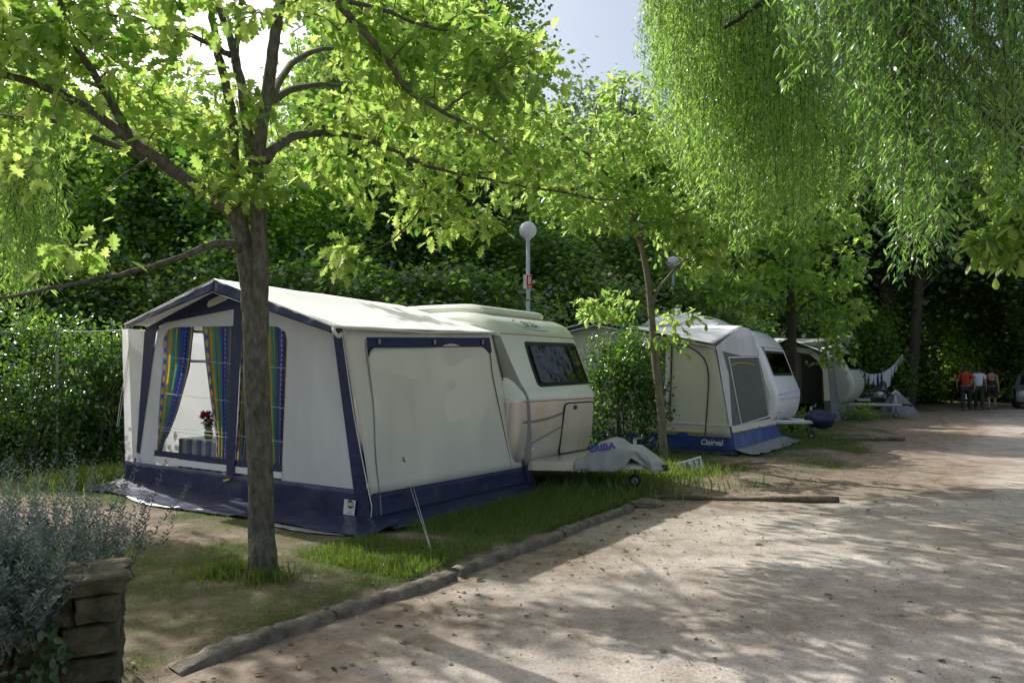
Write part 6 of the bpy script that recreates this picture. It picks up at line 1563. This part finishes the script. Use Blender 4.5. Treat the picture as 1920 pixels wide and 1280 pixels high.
# ------------------------------------------------------------------ grass, leaf litter, pebbles
g = np.random.default_rng(77)
P, Yv, Zv, S, R_ = [], [], [], [], []
def inside_awning(a, b):
    return (-.05 < a < 4.6 and 0 < b < 4.4) or (-.5 < a < 0 and -.3 < b < 4.5) or (0 <= a < 2.7 and -.33 < b < 0)
def blades(n, a0, a1, b0, b1, hmin, hmax, dens):
    for _ in range(n):
        a, b = g.uniform(a0, a1), g.uniform(b0, b1)
        if inside_awning(a, b): continue
        w = FA.wld((a, b, 0)); gr = grass_amount(w[0], w[1])
        if g.random() > max(0, gr - .18) * dens: continue
        al, be, _ = FB.loc(w)
        if -.1 < al < 4.8 and -.05 < be < 5.4: continue
        w[2] = ground_z(w[0], w[1]) - .004
        P.append(w); Yv.append([g.normal() * .45, g.normal() * .45, 1.0]); Zv.append([g.normal(), g.normal(), .2]); S.append(g.uniform(hmin, hmax) * (.45 + .75 * gr)); R_.append(min(1, max(0, g.normal(.45, .25))))
blades(95000, -3.2, 3.4, -1.6, 5.0, .018, .05, 1.9)
blades(9000, -1.5, 4.0, -2.6, -1.5, .015, .04, 1.0)
blades(34000, -1.2, 3.2, -1.55, -.3, .03, .085, 1.8)
blades(30000, 3.0, 14, -3.8, 1.2, .04, .10, 1.0)
blades(4000, -3.5, 3, -4.2, -1.6, .02, .05, 1.0)
for _ in range(1300):      # tufts by the trunk
    th_, r_ = g.random() * 6.283, abs(g.normal()) * .11
    ctr = base + [-.26, .0, 0] if g.random() < .7 else base + [.05, -.16, 0]
    w = ctr + np.array([r_ * math.cos(th_) * 1.3, r_ * math.sin(th_), 0]); w[2] = ground_z(w[0], w[1])
    P.append(w); Yv.append([g.normal() * .35, g.normal() * .35, 1]); Zv.append([g.normal(), g.normal(), .2]); S.append(g.uniform(.03, .13)); R_.append(min(1, max(0, g.normal(.5, .2))))
for _ in range(5000):      # rank grass by drawbar and slim oak
    w = FA.wld((g.normal(4.6, .9), g.normal(-.7, .5), 0)); a, b, _z = FA.loc(w)
    if inside_awning(a, b): continue
    w[2] = ground_z(w[0], w[1]); P.append(w); Yv.append([g.normal() * .35, g.normal() * .35, 1]); Zv.append([g.normal(), g.normal(), .2]); S.append(g.uniform(.06, .19)); R_.append(min(1, max(0, g.normal(.65, .2))))
for _ in range(4500):      # long grass left of the awning
    w = FA.wld((g.normal(.3, .5), g.normal(5.0, .35), 0)); a, b, _z = FA.loc(w)
    if inside_awning(a, b): continue
    w[2] = ground_z(w[0], w[1]); P.append(w); Yv.append([g.normal() * .35, g.normal() * .35, 1]); Zv.append([g.normal(), g.normal(), .2]); S.append(g.uniform(.08, .26)); R_.append(min(1, max(0, g.normal(.65, .2))))
go = leaf_object('grass', BLADE, P, Yv, Zv, S, R_, M['grass'], None, .75); tag(go, 'short patchy grass growing on the pitches', 'grass', kind='stuff')
P, Yv, Zv, S = [], [], [], []
for _ in range(760):
    a, b = g.uniform(-3.6, 6), g.uniform(-5.5, 1.5) if g.random() < .3 else g.normal(KB - .3, .45)
    if inside_awning(a, b): continue
    w = FA.wld((a, b, 0)); w[2] = ground_z(w[0], w[1]) + .014; P.append(w); Yv.append([g.normal(), g.normal(), .15]); Zv.append([g.normal() * .3, g.normal() * .3, 1]); S.append(g.choice([.03, .045, .06, .09], p=[.6, .28, .09, .03]))
lo = leaf_object('fallen_leaves', OAK, P, Yv, Zv, S, g.random(len(P)), M['dry_leaf']); tag(lo, 'dry fallen leaves scattered on the lane and by the kerb', 'leaf litter', kind='stuff')
PEB = (np.array([(-.5, -.3, 0), (.4, -.5, 0), (.6, .2, 0), (0, .55, 0), (-.6, .2, 0), (-.15, -.1, .42), (.2, .1, .46)], float), [[0, 1, 6, 5], [1, 2, 6], [2, 3, 6], [3, 4, 5, 6], [4, 0, 5]])
P, S = [], []
for _ in range(9000):
    a, b = g.uniform(-4.5, 9), KB - .15 - abs(g.normal(0, 2.4))
    w = FA.wld((a, b, 0)); w[2] = ground_z(w[0], w[1]) + .004; P.append(w); S.append(min(.035, .005 + g.exponential(.005)))
n = len(P); an = g.random(n) * 6.283
po = leaf_object('gravel', PEB, P, np.stack([np.cos(an), np.sin(an), np.zeros(n)], 1), np.tile([0, 0, 1.], (n, 1)), S, g.random(n), M['pebble']); tag(po, 'loose pebbles on the lane', 'gravel', kind='stuff')

# ------------------------------------------------------------------ light
SUN = np.array([-.75, .66, 0]); SUN /= np.linalg.norm(SUN); EL = math.radians(40.5)
sd_ = Vector((SUN[0] * math.cos(EL), SUN[1] * math.cos(EL), math.sin(EL)))
sl = bpy.data.lights.new('sun', 'SUN'); sl.energy = 5.0; sl.angle = math.radians(.55); sl.color = (1, .98, .93)
so = bpy.data.objects.new('sun', sl); COL.objects.link(so); so.rotation_euler = sd_.to_track_quat('Z', 'Y').to_euler(); so.location = (-20, 18, 30)
wd = bpy.data.worlds.new('World'); scene.world = wd; wd.use_nodes = True
nn, ll = wd.node_tree.nodes, wd.node_tree.links; nn.clear()
sk = nn.new('ShaderNodeTexSky'); sk.sky_type = 'NISHITA'; sk.sun_disc = False; sk.sun_elevation = EL
sk.sun_rotation = math.atan2(SUN[0], SUN[1]); sk.air_density = 1.0; sk.dust_density = 4.2; sk.ozone_density = 1.0
bg = nn.new('ShaderNodeBackground'); bg.inputs[1].default_value = 0.15
wo = nn.new('ShaderNodeOutputWorld'); hz = nn.new('ShaderNodeMixRGB'); hz.blend_type = 'ADD'; hz.inputs[0].default_value = 1; hz.inputs[2].default_value = (1.12, 1.08, .98, 1)   # thin bright summer haze
ll.new(sk.outputs[0], hz.inputs[1]); ll.new(hz.outputs[0], bg.inputs[0]); ll.new(bg.outputs[0], wo.inputs[0])
scene.view_settings.view_transform = 'Standard'; scene.view_settings.look = 'None'; scene.view_settings.exposure = 0
scene.render.engine = 'CYCLES'
cy = scene.cycles; cy.max_bounces = 7; cy.diffuse_bounces = 4; cy.glossy_bounces = 2; cy.transmission_bounces = 5; cy.transparent_max_bounces = 8
cy.use_denoising = True; cy.denoiser = 'OPENIMAGEDENOISE'; cy.sample_clamp_indirect = 6; cy.caustics_reflective = False; cy.caustics_refractive = False
cy.blur_glossy = 1.0
